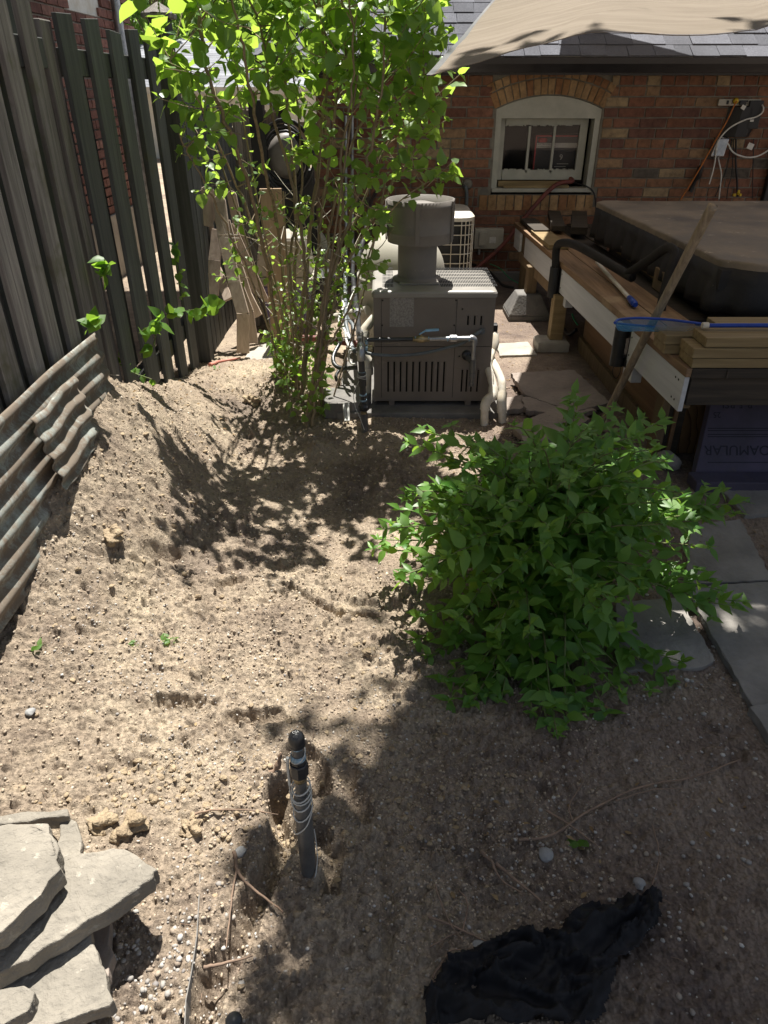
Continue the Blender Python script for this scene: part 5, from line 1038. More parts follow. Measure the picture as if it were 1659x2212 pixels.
# ================================================================ DECK
def exd(y): return 1.19 - (y-2.66)*(.12/3.54)
def deck():
    t = thing('deck', 'raised timber deck with whitewashed edge board round the hot tub', 'deck', (1.19, 2.66, 0)); zt = .555
    for i, off in enumerate((.068, .212)):
        b = MB(); y0 = 2.665 if i == 0 else 2.96
        b.beam((exd(y0)+off, y0, zt-.0175), (exd(6.2)+off, 6.2, zt-.0175), .138, .035, seg=12, warp=.0012); b.build('deck_board', M['deckwood'], t, bev=.003)
    b = MB()
    for i, (off, y0, y1) in enumerate(((.356, 3.4, 6.1), (.50, 5.45, 6.2), (.64, 5.45, 6.2))): b.beam((exd(y0)+off, y0, zt-.03), (exd(y1)+off, y1, zt-.03), .135, .032)
    b.build('deck_board', M['darkwood'], t, bev=.003)
    for y0, y1, m in ((2.67, 3.33, 'whiteboard'), (3.36, 4.66, 'whiteboard'), (4.74, 5.74, 'whiteboard'), (5.93, 6.15, 'whiteboard')):
        b = MB(); b.beam((exd(y0)+.012, y0, zt-.110), (exd(y1)+.012, y1, zt-.110), .020, .146); b.build('edge_board', M[m], t, bev=.002)
    b = MB(); b.beam((exd(2.7)+.045, 2.70, zt-.115), (exd(6.15)+.045, 6.15, zt-.115), .038, .135); b.beam((exd(4.6)+.03, 4.62, .335), (exd(5.95)+.03, 5.95, .335), .04, .08); b.build('side_beam', M['framewood'], t, bev=.003)
    b = MB(); b.box((2.5, 2.675, zt-.020), (2.58, .03, .04)); b.box((2.5, 2.69, zt-.10), (2.56, .035, .115)); 
    for x in (1.35,1.62,1.9,2.2,2.5): b.box((x, 2.668, zt-.02), (.008, .03, .038))
    b.build('front_beam', M['darkwood'], t, bev=.003)
    b = MB(); b.box((2.5, 3.0, zt-.06), (2.4, .62, .03)); b.build('decking', M['darkwood'], t)
    # posts
    for x, y, s, m, z0 in ((1.135, 4.62, .085, 'lumber', .06), (1.10, 5.42, .075, 'framewood', .17), (1.275, 3.02, .038, 'framewood', 0), (1.335, 3.04, .085, 'darkwood', 0), (1.16, 5.95, .09, 'framewood', 0)):
        h1 = {4.62: .36, 5.42: .37}.get(y, zt-.05); b = MB(); b.box((x, y, (z0-.02+h1)/2), (s, .09, h1-z0+.02)); b.build('deck_post', M[m], t, bev=.004)
    b = MB(); b.beam((exd(3.3)+.03, 3.20, .345), (exd(3.3)+.03, 3.33, .345), .05, .10); b.beam((exd(4.6)+.05, 4.52, .36), (exd(4.6)+.05, 4.58, .36), .05, .12); b.build('joist_end', M['whiteboard'], t, bev=.002)
    b = MB(); b.beam((1.33, 2.98, .22), (1.325, 4.6, .22), .018, .44); b.build('skirt_panel', M['plywood'], t, bev=.001)
    b = MB(); b.beam((1.31, 3.05, .045), (1.305, 4.6, .045), .03, .09); b.build('skirt_rail', M['framewood'], t, bev=.002)
    b = MB(); b.box((1.50, 3.05, .20), (.24, .02, .40)); b.build('front_panel', M['frontply'], t, bev=.002)
    b = MB(); b.box((1.66, 3.0, .25), (.05, .12, .5)); b.box((2.3, 3.3, .25), (.09, .09, .5)); b.build('deck_post', M['darkwood'], t, bev=.003)
    # screws
    for y in (2.72, 2.75, 3.28, 3.42, 4.6, 4.8): 
        for z in (zt-.065, zt-.15): s = MB(); s.lathe([(0,0),(.005,0),(.004,.002),(0,.002)], (exd(y)+.002, y, z), (-1,0,0), 8); s.build('screw', M['screw'], t)
def swirl():
    m, n, b = mk('front_plywood', .75, 0, .25); v = coords(n, (3.2, 3.2, 2.0)); w_ = nd(n, 'TexWave', wave_type='RINGS', rings_direction='SPHERICAL', wave_profile='SAW'); n.links.new(v, w_.inputs['Vector']); w_.inputs['Scale'].default_value = 4.5; w_.inputs['Distortion'].default_value = 3.5; w_.inputs['Detail'].default_value = 2; w_.inputs['Detail Scale'].default_value = 1.2
    r = ramp(n, [(0,(.25,.15,.07)),(.75,(.20,.115,.055)),(.97,(.09,.045,.02))]); n.links.new(w_.outputs[0], r.inputs[0]); n.links.new(r.outputs[0], b.inputs['Base Color']); return m
M['frontply'] = swirl(); deck()
# concrete footings (separate blocks the posts stand on)
b = MB(); P = lambda s, z: [(1.085-s, 5.42-s, z), (1.085+s, 5.42-s, z), (1.085+s, 5.42+s, z), (1.085-s, 5.42+s, z)]
b.loft(P(.155,0), P(.155,.04)); b.loft(P(.155,.04), P(.085,.18)); tag(b.build('deck_footing', M['oldconc'], bev=.008), 'pyramid shaped concrete footing under the farther deck post', 'footing')  # darker concrete picked so the footing's shade sits in its colour
b = MB(); P = lambda s, z: [(1.115-s, 4.62-s*.8, z), (1.115+s, 4.62-s*.8, z), (1.115+s, 4.62+s*.8, z), (1.115-s, 4.62+s*.8, z)]
b.loft(P(.105,0), P(.105,.06)); b.loft(P(.105,.06), P(.085,.075)); tag(b.build('deck_footing', M['mossconc'] if 'mossconc' in M else M['concrete'], bev=.006), 'mossy low block under the nearer green tinged deck post', 'footing')
# boards lying on the deck
def plank(p0, p1, w_, h, m, label, name='plank', group='loose boards on the deck', bev=.002):
    b = MB(); b.beam(p0, p1, w_, h); tag(b.build(name, M[m], bev=bev), label, 'board', group)
z = .556
p0 = at(1130, 476, Z=.575); p1 = at(1166, 492, Z=.575); plank((p0.x+.02, p0.y, .567), (p1.x, p1.y, .567), .10, .022, 'lumber', 'small offcut of board near the wall end of the deck')
plank((1.17, 5.55, .585), (1.16, 6.1, .585), .12, .028, 'darkwood', 'dark board on the back corner of the deck')
plank((1.19, 5.05, .570), (1.17, 5.62, .572), .14, .03, 'lumber', 'sunlit board lying on the deck beside the cover lifter')
plank((1.43, 5.50, .60), (1.62, 6.3, .60), .12, .05, 'darkwood', 'dark plank running to the wall left of the hot tub')
plank((1.30, 5.60, .60), (1.42, 6.35, .60), .10, .04, 'darkwood', 'second dark plank between the tub and the deck edge')
# lumber stack across the front
r = random.Random(4)
for i, (x, y, zz, lb) in enumerate(((1.205, 2.735, .576, 'lowest front board of the lumber stack'), (1.200, 2.735, .6155, 'middle front board of the lumber stack'), (1.245, 2.745, .655, 'top front board of the lumber stack, under the net pole'),
    (1.155, 2.905, .576, 'lower rear board of the lumber stack, its end sticking out'), (1.150, 2.905, .6155, 'upper rear board of the lumber stack, its end sticking out'), (1.36, 2.90, .655, 'top rear board of the lumber stack'))):
    b = MB(); b.beam((x, y, zz), (3.6, y+r.uniform(-.01,.01), zz), .14, .0375); tag(b.build('lumber_board', M['lumber'], bev=.003), lb, 'board', 'stack of treated boards on the deck')

# ================================================================ HOT TUB
def tub():
    t = thing('hot_tub', 'hot tub with faded brown insulated cover set beside the deck', 'hot tub', (2.5, 4.35, 0))
    X0a, X0b, Y0, Y1, X1, zt = 1.55, 1.47, 3.27, 5.36, 3.6, .822
    def outline(k, z, n=6):
        P = []; cc = .13
        pts = [(X0a+cc+k, Y0+k), (X1-k, Y0+k), (X1-k, Y1-k), (X0b+cc*.5+k, Y1-k), (X0b+k, Y1-cc*.5-k), (X0a+k, Y0+cc*.9+k)]
        return pts
    def dens(pts, step=.03):
        out = []
        for i, p in enumerate(pts):
            q = pts[(i+1) % len(pts)]; L = math.hypot(q[0]-p[0], q[1]-p[1]); m = max(1, int(L/step))
            for j in range(m): out.append((p[0]+(q[0]-p[0])*j/m, p[1]+(q[1]-p[1])*j/m))
        return out
    top = dens(outline(0, 0)); n = len(top); r = random.Random(2); arr = np.array(top); cen = np.array([2.5, 4.35])
    lv = [(-.055, .002), (-.02, .002), (-.005, .0), (0, -.006), (.002, -.03), (.004, -.09), (.007, -.105), (.016, -.14), (.022, -.18), (.024, -.225)]
    rows = []
    nrm = np.zeros((n,2)); 
    for i in range(n): d = arr[(i+1)%n]-arr[i-1]; d /= np.linalg.norm(d); nrm[i] = (d[1], -d[0])
    s = np.arange(n)*.03
    for k, (off, dz) in enumerate(lv):
        wv = 0
        if k >= 5: f = (k-4)/5.; wv = f*(.020*fbm(s*9, s*0+k*.15, 7, 3) + .014*np.sin(s*38+2*fbm(s*3, s*0, 9)))
        if k in (3, 4): wv = .004*np.sin(s*90+3*fbm(s*4,s*0,3,2))
        P = arr + nrm*(off+wv)[:, None] if not np.isscalar(off+wv) else arr + nrm*(off+wv)
        z = zt + dz + (.005*fbm(s*5, s*0+k*.1, 17, 2) if k < 4 else 0) + (.02*fbm(s*3, s*0, 19, 3) if k == len(lv)-1 else 0)
        rows.append(np.concatenate([P, np.broadcast_to(np.asarray(z), (n,)).reshape(n,1)], 1))
    ts = 4  # rows 0..3 cover top, rest skirt
    def mesh(name, rr, m, cap):
        V = np.concatenate(rr); k = len(rr); F = [(a*n+i, a*n+(i+1)%n, (a+1)*n+(i+1)%n, (a+1)*n+i) for a in range(k-1) for i in range(n)]
        b = MB(); b.add(V.tolist(), F, True)
        if cap:
            # sagging top: fan of rings to the centre
            c0 = rr[0]; prev = c0; 
            for q in (.8,.6,.4,.2):
                nx = c0.copy(); nx[:, :2] = cen + (c0[:, :2]-cen)*q; nx[:,2] = zt - .006*(1-q) + .004*fbm(nx[:,0]*3, nx[:,1]*3, 23, 2)
                b.add(np.concatenate([prev, nx]).tolist(), [(i, (i+1)%n, n+(i+1)%n, n+i) for i in range(n)], True); prev = nx
            b.add(prev.tolist(), [tuple(range(n))], True)
        return b.build(name, m, t)
    mesh('cover_top', rows[:5], M['cover'], True); sk = mesh('cover_skirt', rows[4:], M['skirt'], False); sd_ = sk.modifiers.new('solid', 'SOLIDIFY'); sd_.thickness = .003
    b = MB(); b.box((2.55, 4.32, zt-.085), (2.0, 1.95, .09)); b.build('cover_core', M['skirt'], t)
    b = MB(); b.box((2.56, 4.33, .33), (1.92, 1.9, .66)); b.build('tub_wall', M['black'], t, bev=.02)
    b = MB(); b.box((1.545, 4.55, .60), (.05, .9, .05)); b.build('wooden_ledge', M['lumber'], t, bev=.003)
    b = MB(); b.box((1.53, 3.95, .60), (.07, .16, .11)); b.build('wood_block', M['framewood'], t, bev=.003)
tub()
# cover lifter: two bent arms in foam sleeves, with their wall cups
def cup(y, label, closed):
    x = exd(y)-.028; t = thing('lifter_bracket', label, 'bracket', (x, y, .34)); b = MB(); z0, z1 = .335, .52; r = .034
    if closed: b.lathe([(r,0),(r,z1-z0),(r-.005,z1-z0),(r-.005,0),(r,0)], (x,y,z0), n=24)
    else:
        for a_, c_ in ((0,.045),(z1-z0-.045,z1-z0)): b.lathe([(r,a_),(r,c_),(r-.005,c_),(r-.005,a_),(r,a_)], (x,y,z0), n=24)
        b.lathe([(r,.045),(r,z1-z0-.045),(r-.005,z1-z0-.045),(r-.005,.045)], (x,y,z0), n=18, arc=(R(-75),R(120)))
    b.build('cup', M['black'], t, bev=.001)
    b = MB(); b.box((x+.034, y, (z0+z1)/2), (.012,.085,z1-z0)); b.build('mounting_plate', M['black'], t, bev=.002)
    b = MB(); b.tube(bez([Vector((x-.01,y,z0)), Vector((x-.012,y,z0-.04)), Vector((x+.01,y,z0-.07)), Vector((x+.025,y,z0-.04)), Vector((x+.02,y,z0))]), .0018, 6); b.build('tether', M['black'], t)
cup(4.66, 'black cup bracket on the white edge board holding the lifter arm', True); cup(3.34, 'empty black cup bracket on the white edge board near the front', False)
b = MB(); A = exd(4.66)-.028; b.tube(bez([(A,4.66,.42),(A,4.67,.52),(A,4.70,.62),(A+.012,4.66,.665),(A+.055,4.52,.685),(1.22,4.3,.668),(1.335,3.9,.625)], 7), .0245, 14)
t = thing('cover_lifter_arm', 'long bent black arm of the cover lifter lying over the deck', 'lifter arm', (A,4.66,.5)); b.build('tube', M['foamrub'], t); b = MB(); b.lathe([(0,0),(.018,0),(.018,.001),(0,.001)], (1.3355,3.8985,.6248), (.26,-.95,-.1), 16); b.build('open_end', M['hole'], t)
b = MB(); b.tube(bez([at(1425,690,Y=3.50), at(1432,645,Y=3.54), at(1446,590,Y=3.58), at(1457,552,Y=3.62), at(1448,535,Y=3.66), at(1432,540,Y=3.72), at(1400,563,Y=3.82), at(1354,592,Y=3.95)], 7), .023, 14); tag(b.build('cover_lifter_arm', M['foamrub']), 'short hooked black arm of the cover lifter beside the tub', 'lifter arm')
# wooden pole
b = MB(); P = [Vector((1.075,3.36,-.05)), Vector((1.0905,3.30,0)), Vector((1.15,3.055,.57)), Vector((1.207,2.83,1.085)), Vector((1.209,2.822,1.10))]; b.tube(bez(P, 6), [.0175]*8+[.0178]*8+[.0190]*6+[.0175,.014,.006], 14); tag(b.build('wooden_pole', M['handle']), 'grey weathered wooden tool handle leaning on the deck edge', 'pole')
# telescopic pole
t = thing('telescopic_pole', 'white telescopic pole with dark blue grip lying along the deck', 'pole', (1.24,3.6,.57)); b = MB(); A_, B_ = Vector((1.305,4.5,.585)), Vector((1.255,3.66,.578)); b.tube([A_, B_], .011, 12); b.build('tube', M['pvc'], t); b = MB(); d = (B_-A_).normalized(); b.tube([B_, B_+d*.03, B_+d*.032, B_+d*.11, B_+d*.112, B_+d*.13], [.0145,.0145,.0165,.0165,.0145,.012], 14); b.build('grip', M['blue'], t)
# leaf net
def net():
    t = thing('skimmer_net', 'blue leaf skimmer net, its frame sticking out over the deck edge', 'pool net', (1.25,2.76,.70)); zf = .692
    L = [at(u, v, Z=zf) for u, v in ((1328,697),(1338,690),(1380,687),(1440,690),(1490,696),(1519,700))]; yn = L[2].y; Rr = [at(u, v, Y=yn+.13) for u, v in ((1519,705),(1490,707),(1440,707),(1390,704),(1345,700),(1328,698))]
    loop = bez(L, 5) + bez(Rr, 5); b = MB(); b.tube(loop + [loop[0]], .0052, 8); b.build('frame', M['blue'], t)
    b = MB(); n = 12; V = []; F = []; m = 7
    for i in range(n):
        s = i/(n-1); a = bez(L, 5)[int(s*24)]; c = bez(Rr[::-1], 5)[int(s*24)]
        for j in range(m): q = j/(m-1); p = a.lerp(c, q); V.append(p + Vector((0,-.02*math.sin(math.pi*s)*math.sin(math.pi*q),-.040*math.sin(math.pi*s)**.8*math.sin(math.pi*q) - .008*math.sin(s*9)*math.sin(math.pi*q))))
    for i in range(n-1):
        for j in range(m-1): F.append((i*m+j, i*m+j+1, (i+1)*m+j+1, (i+1)*m+j))
    b.add(V, F, True); b.build('net_bag', M['mesh'], t)
    e = at(1519, 703, Z=zf); b = MB(); b.tube([e, Vector((3.2, e.y+.03, .69))], .0085, 12); b.build('pole', M['blue'], t); b = MB(); b.tube([e+Vector((-.004,0,0)), e+Vector((.02,0,0))], .0125, 10); b.build('joint', M['pvc'], t)
net()
# foam board leaning under the deck
def foam():
    bl = at(1492, 1020, Z=.03); tl = at(1600, 885, Y=2.98); br = bl + Vector((1.0, .0, 0)); tl = Vector((bl.x+.10, 3.02, .42)); tr = tl + Vector((1.0,0,0)); d = Vector((0, -.045, -.012))
    t = thing('foam_board', 'lilac insulation board with upside down printing leaning under the deck', 'foam board', bl); b = MB(); b.loft([bl+d, br+d, tr+d, tl+d], [bl, br, tr, tl]); b.build('board', M['foam'], t, bev=.003)
    up = (tl-bl); up.x = 0; up.normalize(); nrm = Vector((0, -up.z, up.y)); rx = math.atan2(up.z, up.y)
    f0 = bl + d + Vector((.02,0,0))
    def w(s, x, h, sz): add_text(s, f0 + Vector((x,0,0)) + up*h + nrm*.0015, sz, M['ink'], t, rot=(rx, 0, 0) if False else (Matrix.Rotation(rx, 3, 'X') @ Matrix.Rotation(math.pi, 3, 'Z')).to_euler(), ext=.0004, align='CENTER')
    w('FOAMULAR', .185, .13, .062); w('R-5 RSI', .17, .33, .045); w('25', .08, .285, .035); b = MB()
    for k, h in enumerate((.075,.188,.198,.215,.225)): c = f0 + Vector((.24,0,0)) + up*h + nrm*.001; b.beam(c-Vector((.2,0,0)), c+Vector((.2,0,0)), .004, .001, up=nrm)
    b.build('printed_lines', M['ink'], t)
    b = MB(); b.box((bl.x+.5, bl.y-.09, .028), (1.06, .10, .05)); tag(b.build('foam_strip', M['foam'], bev=.004), 'strip of lilac foam lying in front of the leaning board', 'foam board')
foam()
# cinder chunk
p = at(1440, 1015, Z=.0); V, F = lump(77, 2, .7); b = MB(); b.add([tuple(np.array(q)*[.06,.05,.08] + [p.x, p.y, .045]) for q in V], [tuple(f) for f in F]); tag(b.build('stone', M['paver']), 'blue grey rock below the deck corner behind the shrub', 'stone', 'rocks under the deck')

# ================================================================ SHADE SAIL
def sail():
    hem = [(929,163,2.395),(950,140,2.52),(978,107,2.72),(1003,82,2.93),(1022,58,3.10),(1048,27,3.30),(1071,0,3.48)]
    H = [at(u, v, Y=y) for u, v, y in hem]; H += [Vector((.78,4.6,2.08)), Vector((1.10,5.8,2.39)), Vector((1.42,6.97,2.70))]
    nr = [(929,163,2.395),(985,147,2.41),(1039,133,2.42),(1118,107,2.43),(1183,93,2.44),(1267,71,2.45),(1351,70,2.45),(1445,76,2.46),(1538,75,2.48),(1613,66,2.5),(1659,56,2.52)]
    Nn = [at(u, v, Y=y) for u, v, y in nr]; Nn += [Vector((1.8,2.6,1.85)), Vector((2.6,2.75,2.3))]
    def res(P, n):
        P = bez(P, 12); L = [0]; 
        for a, c in zip(P[:-1], P[1:]): L.append(L[-1]+(c-a).length)
        return [Vector([np.interp(L[-1]*i/n, L, [p[k] for p in P]) for k in range(3)]) for i in range(n+1)]
    n, m = 56, 56; A = res(Nn, n); B_ = res(H, m); c00, c10, c01, c11 = A[0], A[-1], B_[-1], Vector((4.2,6.3,3.2)); V = []
    Cc = [c01.lerp(c11, i/n) for i in range(n+1)]; D = [c10.lerp(c11, j/m) for j in range(m+1)]
    for j in range(m+1):
        t = j/m
        for i in range(n+1):
            s = i/n; p = A[i]*(1-t)+Cc[i]*t + B_[j]*(1-s)+D[j]*s - (c00*(1-s)*(1-t)+c10*s*(1-t)+c01*(1-s)*t+c11*s*t)
            q = math.sqrt(s*s+t*t); an = math.atan2(t, s+1e-9); p.z += .010*math.sin(an*26)*math.exp(-q*4)*min(1, q*6)*math.sin(min(1,2*an)*math.pi) + .004*math.sin(an*60+q*5)*math.exp(-q*2)*min(1,q*4)
            V.append(tuple(p))
    F = [(j*(n+1)+i, j*(n+1)+i+1, (j+1)*(n+1)+i+1, (j+1)*(n+1)+i) for j in range(m) for i in range(n)]
    t = thing('shade_sail', 'brown mesh shade sail stretched over the hot tub, its corner pointing left', 'shade sail', tuple(A[0])); b = MB(); b.add(V, F, True); b.build('cloth', M['sail'], t)
    b = MB(); P = [p for p in B_]
    for a, c in zip(P[:-1], P[1:]): b.beam(a, c+(c-a)*.1, .022, .003)
    b.build('hem', M['black'], t)
    b = MB(); 
    for a, c in zip(A[:-1], A[1:]): b.beam(a, c+(c-a)*.1, .010, .002)
    b.build('seam', M['sail'], t)
sail()
# ================================================================ LEAVES
def leaf_template(kind):
    st = {'heart': [(0,0),(.10,.27),(.32,.40),(.58,.31),(.82,.13),(1,0)], 'ovate': [(0,0),(.15,.14),(.36,.225),(.60,.17),(.83,.06),(1,0)], 'round': [(0,0),(.15,.3),(.4,.42),(.65,.36),(.88,.15),(1,0)]}[kind]
    C_ = [(t, 0, -.10*t*t) for t, w_ in st]; Lf = [(t-(.05 if kind == 'heart' and i == 0 else 0), w_, .22*w_ - .10*t*t) for i, (t, w_) in enumerate(st[1:-1])]; Rt = [(a, -b_, c) for a, b_, c in Lf]
    V = np.array(C_ + Lf + Rt); nC, nL = 6, 4; T = [(0,1,nC),(0,nC+nL,1)]
    for i in range(3): T += [(i+1,i+2,nC+i),(i+2,nC+i+1,nC+i),(i+1,nC+nL+i,i+2),(i+2,nC+nL+i,nC+nL+i+1)]
    T += [(4,5,nC+3),(4,nC+nL+3,5)]
    return V, np.array(T)
TPL = {k: leaf_template(k) for k in ('heart','ovate','round')}
class Leaves:
    def __init__(s): s.p = []; s.d = []; s.n = []; s.s = []
    def add(s, p, d, n, size): s.p.append(tuple(p)); s.d.append(tuple(d)); s.n.append(tuple(n)); s.s.append(size)
    def build(s, name, kind, m, parent=None, origin=(0,0,0), seed=1):
        V, T = TPL[kind]; P, D, N, S = (np.array(q, float) for q in (s.p, s.d, s.n, s.s)); D /= np.linalg.norm(D, axis=1)[:,None]
        N = N - D*(N*D).sum(1)[:,None]; N /= np.linalg.norm(N, axis=1)[:,None]+1e-9; B_ = np.cross(N, D); rs = np.random.RandomState(seed); k = len(P)
        curl = rs.uniform(.3, 2.6, k)[:,None]; fold = rs.uniform(-.3, 1.9, k)[:,None]; wd_ = rs.uniform(.85, 1.15, k)[:,None]
        x, y = V[None,:,0], V[None,:,1]*wd_; z = -.10*x*x*curl + .22*np.abs(y)*fold + .03*np.sin(x*9+rs.rand(k)[:,None]*6)*np.abs(y)*3
        W = P[:,None,:] + S[:,None,None]*(x[...,None]*D[:,None,:] + y[...,None]*B_[:,None,:] + z[...,None]*N[:,None,:])
        F = (T[None] + (np.arange(k)*len(V))[:,None,None]).reshape(-1,3); return npmesh(name, W.reshape(-1,3), F, m, parent, True, origin)
UP = Vector((0,0,1))
def rv(r): return Vector((r.gauss(0,1), r.gauss(0,1), r.gauss(0,1)))

def shrub():
    r = random.Random(21); base = Vector((.50, 1.86, 0)); t = thing('shrub', 'dense green shrub with pointed leaves in the middle of the yard', 'shrub', base); st = MB(); L = Leaves()
    tips = []
    for i in range(125):   # dome of arching shoots
        a = r.uniform(0, 2*math.pi); q = math.sqrt(r.random()); rad = .50*q; h = .60*math.sqrt(max(0, 1-q*q*.80))*r.choice((r.uniform(.72,1.0), r.uniform(.9,1.2)))
        x = base.x + math.cos(a)*rad*1.03; y = base.y + math.sin(a)*rad*.80; tips.append((x, y, max(.06, h)))
    sp = [(803,1185,2.0),(840,1130,2.0),(815,1165,2.03),(905,925,2.35),(878,955,2.3),(935,975,2.28),(1010,950,2.35),(1240,850,2.45),(1236,870,2.4),(1150,930,2.4),(1330,880,2.4),(1390,905,2.3),(1440,905,2.25),(1100,960,2.4),(1045,965,2.35),
          (1620,1085,2.1),(1560,1060,2.1),(1590,1110,2.05),(1540,1100,2.05),(1612,1300,1.75),(1560,1275,1.75),(1590,1310,1.72),(1530,1255,1.8),(965,1590,1.42),(1000,1560,1.42),(955,1500,1.5),(1010,1610,1.40),(1190,1640,1.30),(1175,1600,1.33),(1210,1600,1.34),(1300,1590,1.38),(1260,1560,1.38),(1080,1560,1.42),(1340,1500,1.42),(1440,1500,1.5),(1480,1430,1.55),(1400,1520,1.46),(1140,1540,1.38),(900,1380,1.66),(905,1260,1.78),(900,1330,1.7),(925,1430,1.6),(1050,1500,1.45)]
    for u, v, y in sp:
        for k in range(1): p = at(u, v, Y=y); tips.append((p.x+r.uniform(-.01,.01), p.y, max(.03, p.z)))
    for (x, y, h) in tips:
        e = Vector((x, y, h)); b0 = base + Vector((r.uniform(-.09,.09), r.uniform(-.09,.09), -.02)); hd = Vector((e.x-b0.x, e.y-b0.y, 0)); D = hd.length
        mid = b0 + hd*.38 + UP*(h*.62 + .16*D + r.uniform(0,.06)); m2 = b0 + hd*.75 + UP*(h*.95 + .07*D)
        P = bez([b0, mid, m2, e], 9); n = len(P); st.tube(P, [.0035*(1-.7*i/n)+.0006 for i in range(n)], 5, caps=False)
        ln = sum((P[i+1]-P[i]).length for i in range(n-1)); acc = 0; nxt = ln*r.uniform(.25,.36); roll = r.uniform(0, 3)
        for i in range(n-1):
            seg = (P[i+1]-P[i]); d = seg.normalized()
            while acc + seg.length > nxt:
                p = P[i] + d*(nxt-acc); f = nxt/ln; s1 = Vector((d.y, -d.x, 0)); 
                if s1.length < .1: s1 = Vector((1,0,0))
                s1.normalize(); s2 = d.cross(s1); roll += 1.57 + r.uniform(-.4,.4); side = s1*math.cos(roll) + s2*math.sin(roll)*.8
                size = r.uniform(.058,.108)*(1.05 - .45*max(0, f-.6)/.4)
                for sg in (1,-1):
                    if r.random() < .06: continue
                    dd = (side*sg + d*.55 + rv(r)*.16 + Vector((0,0,-.10))); L.add(p, dd, UP + dd.normalized()*.3 + rv(r)*.28 + Vector((0,-.25,0)), size*r.uniform(.85,1.1))
                if r.random() < .22 and f < .9:   # short side shoot
                    q = p + (side + d*.8 + UP*.3).normalized()*r.uniform(.03,.07); st.tube([p, q], .0011, 4, caps=False)
                    for k in range(4): a = k*1.57+r.random(); dd = Vector((math.cos(a), math.sin(a), .1)) + rv(r)*.15; L.add(q, dd, UP+rv(r)*.2, r.uniform(.028,.05))
                nxt += r.uniform(.030,.050)
            acc += seg.length
        for k in range(5): a = k*1.3+r.random(); dd = Vector((math.cos(a), math.sin(a), .5)) + rv(r)*.2; L.add(P[-1], dd, UP+rv(r)*.3, r.uniform(.018,.036))
    # leafless inner stems near the ground
    for i in range(30):
        a = r.uniform(0, 6.28); b0 = base + Vector((math.cos(a), math.sin(a)*.8, 0))*r.uniform(.03,.2); e = b0 + Vector((math.cos(a)*.15, math.sin(a)*.15, r.uniform(.12,.3))); st.tube([b0, b0.lerp(e,.5)+Vector((0,0,.03)), e], .003, 5)
    st.build('stems', M['stem'], t, fixn=False); L.build('leaves', 'ovate', M['bushleaf'], t, seed=3)
shrub()

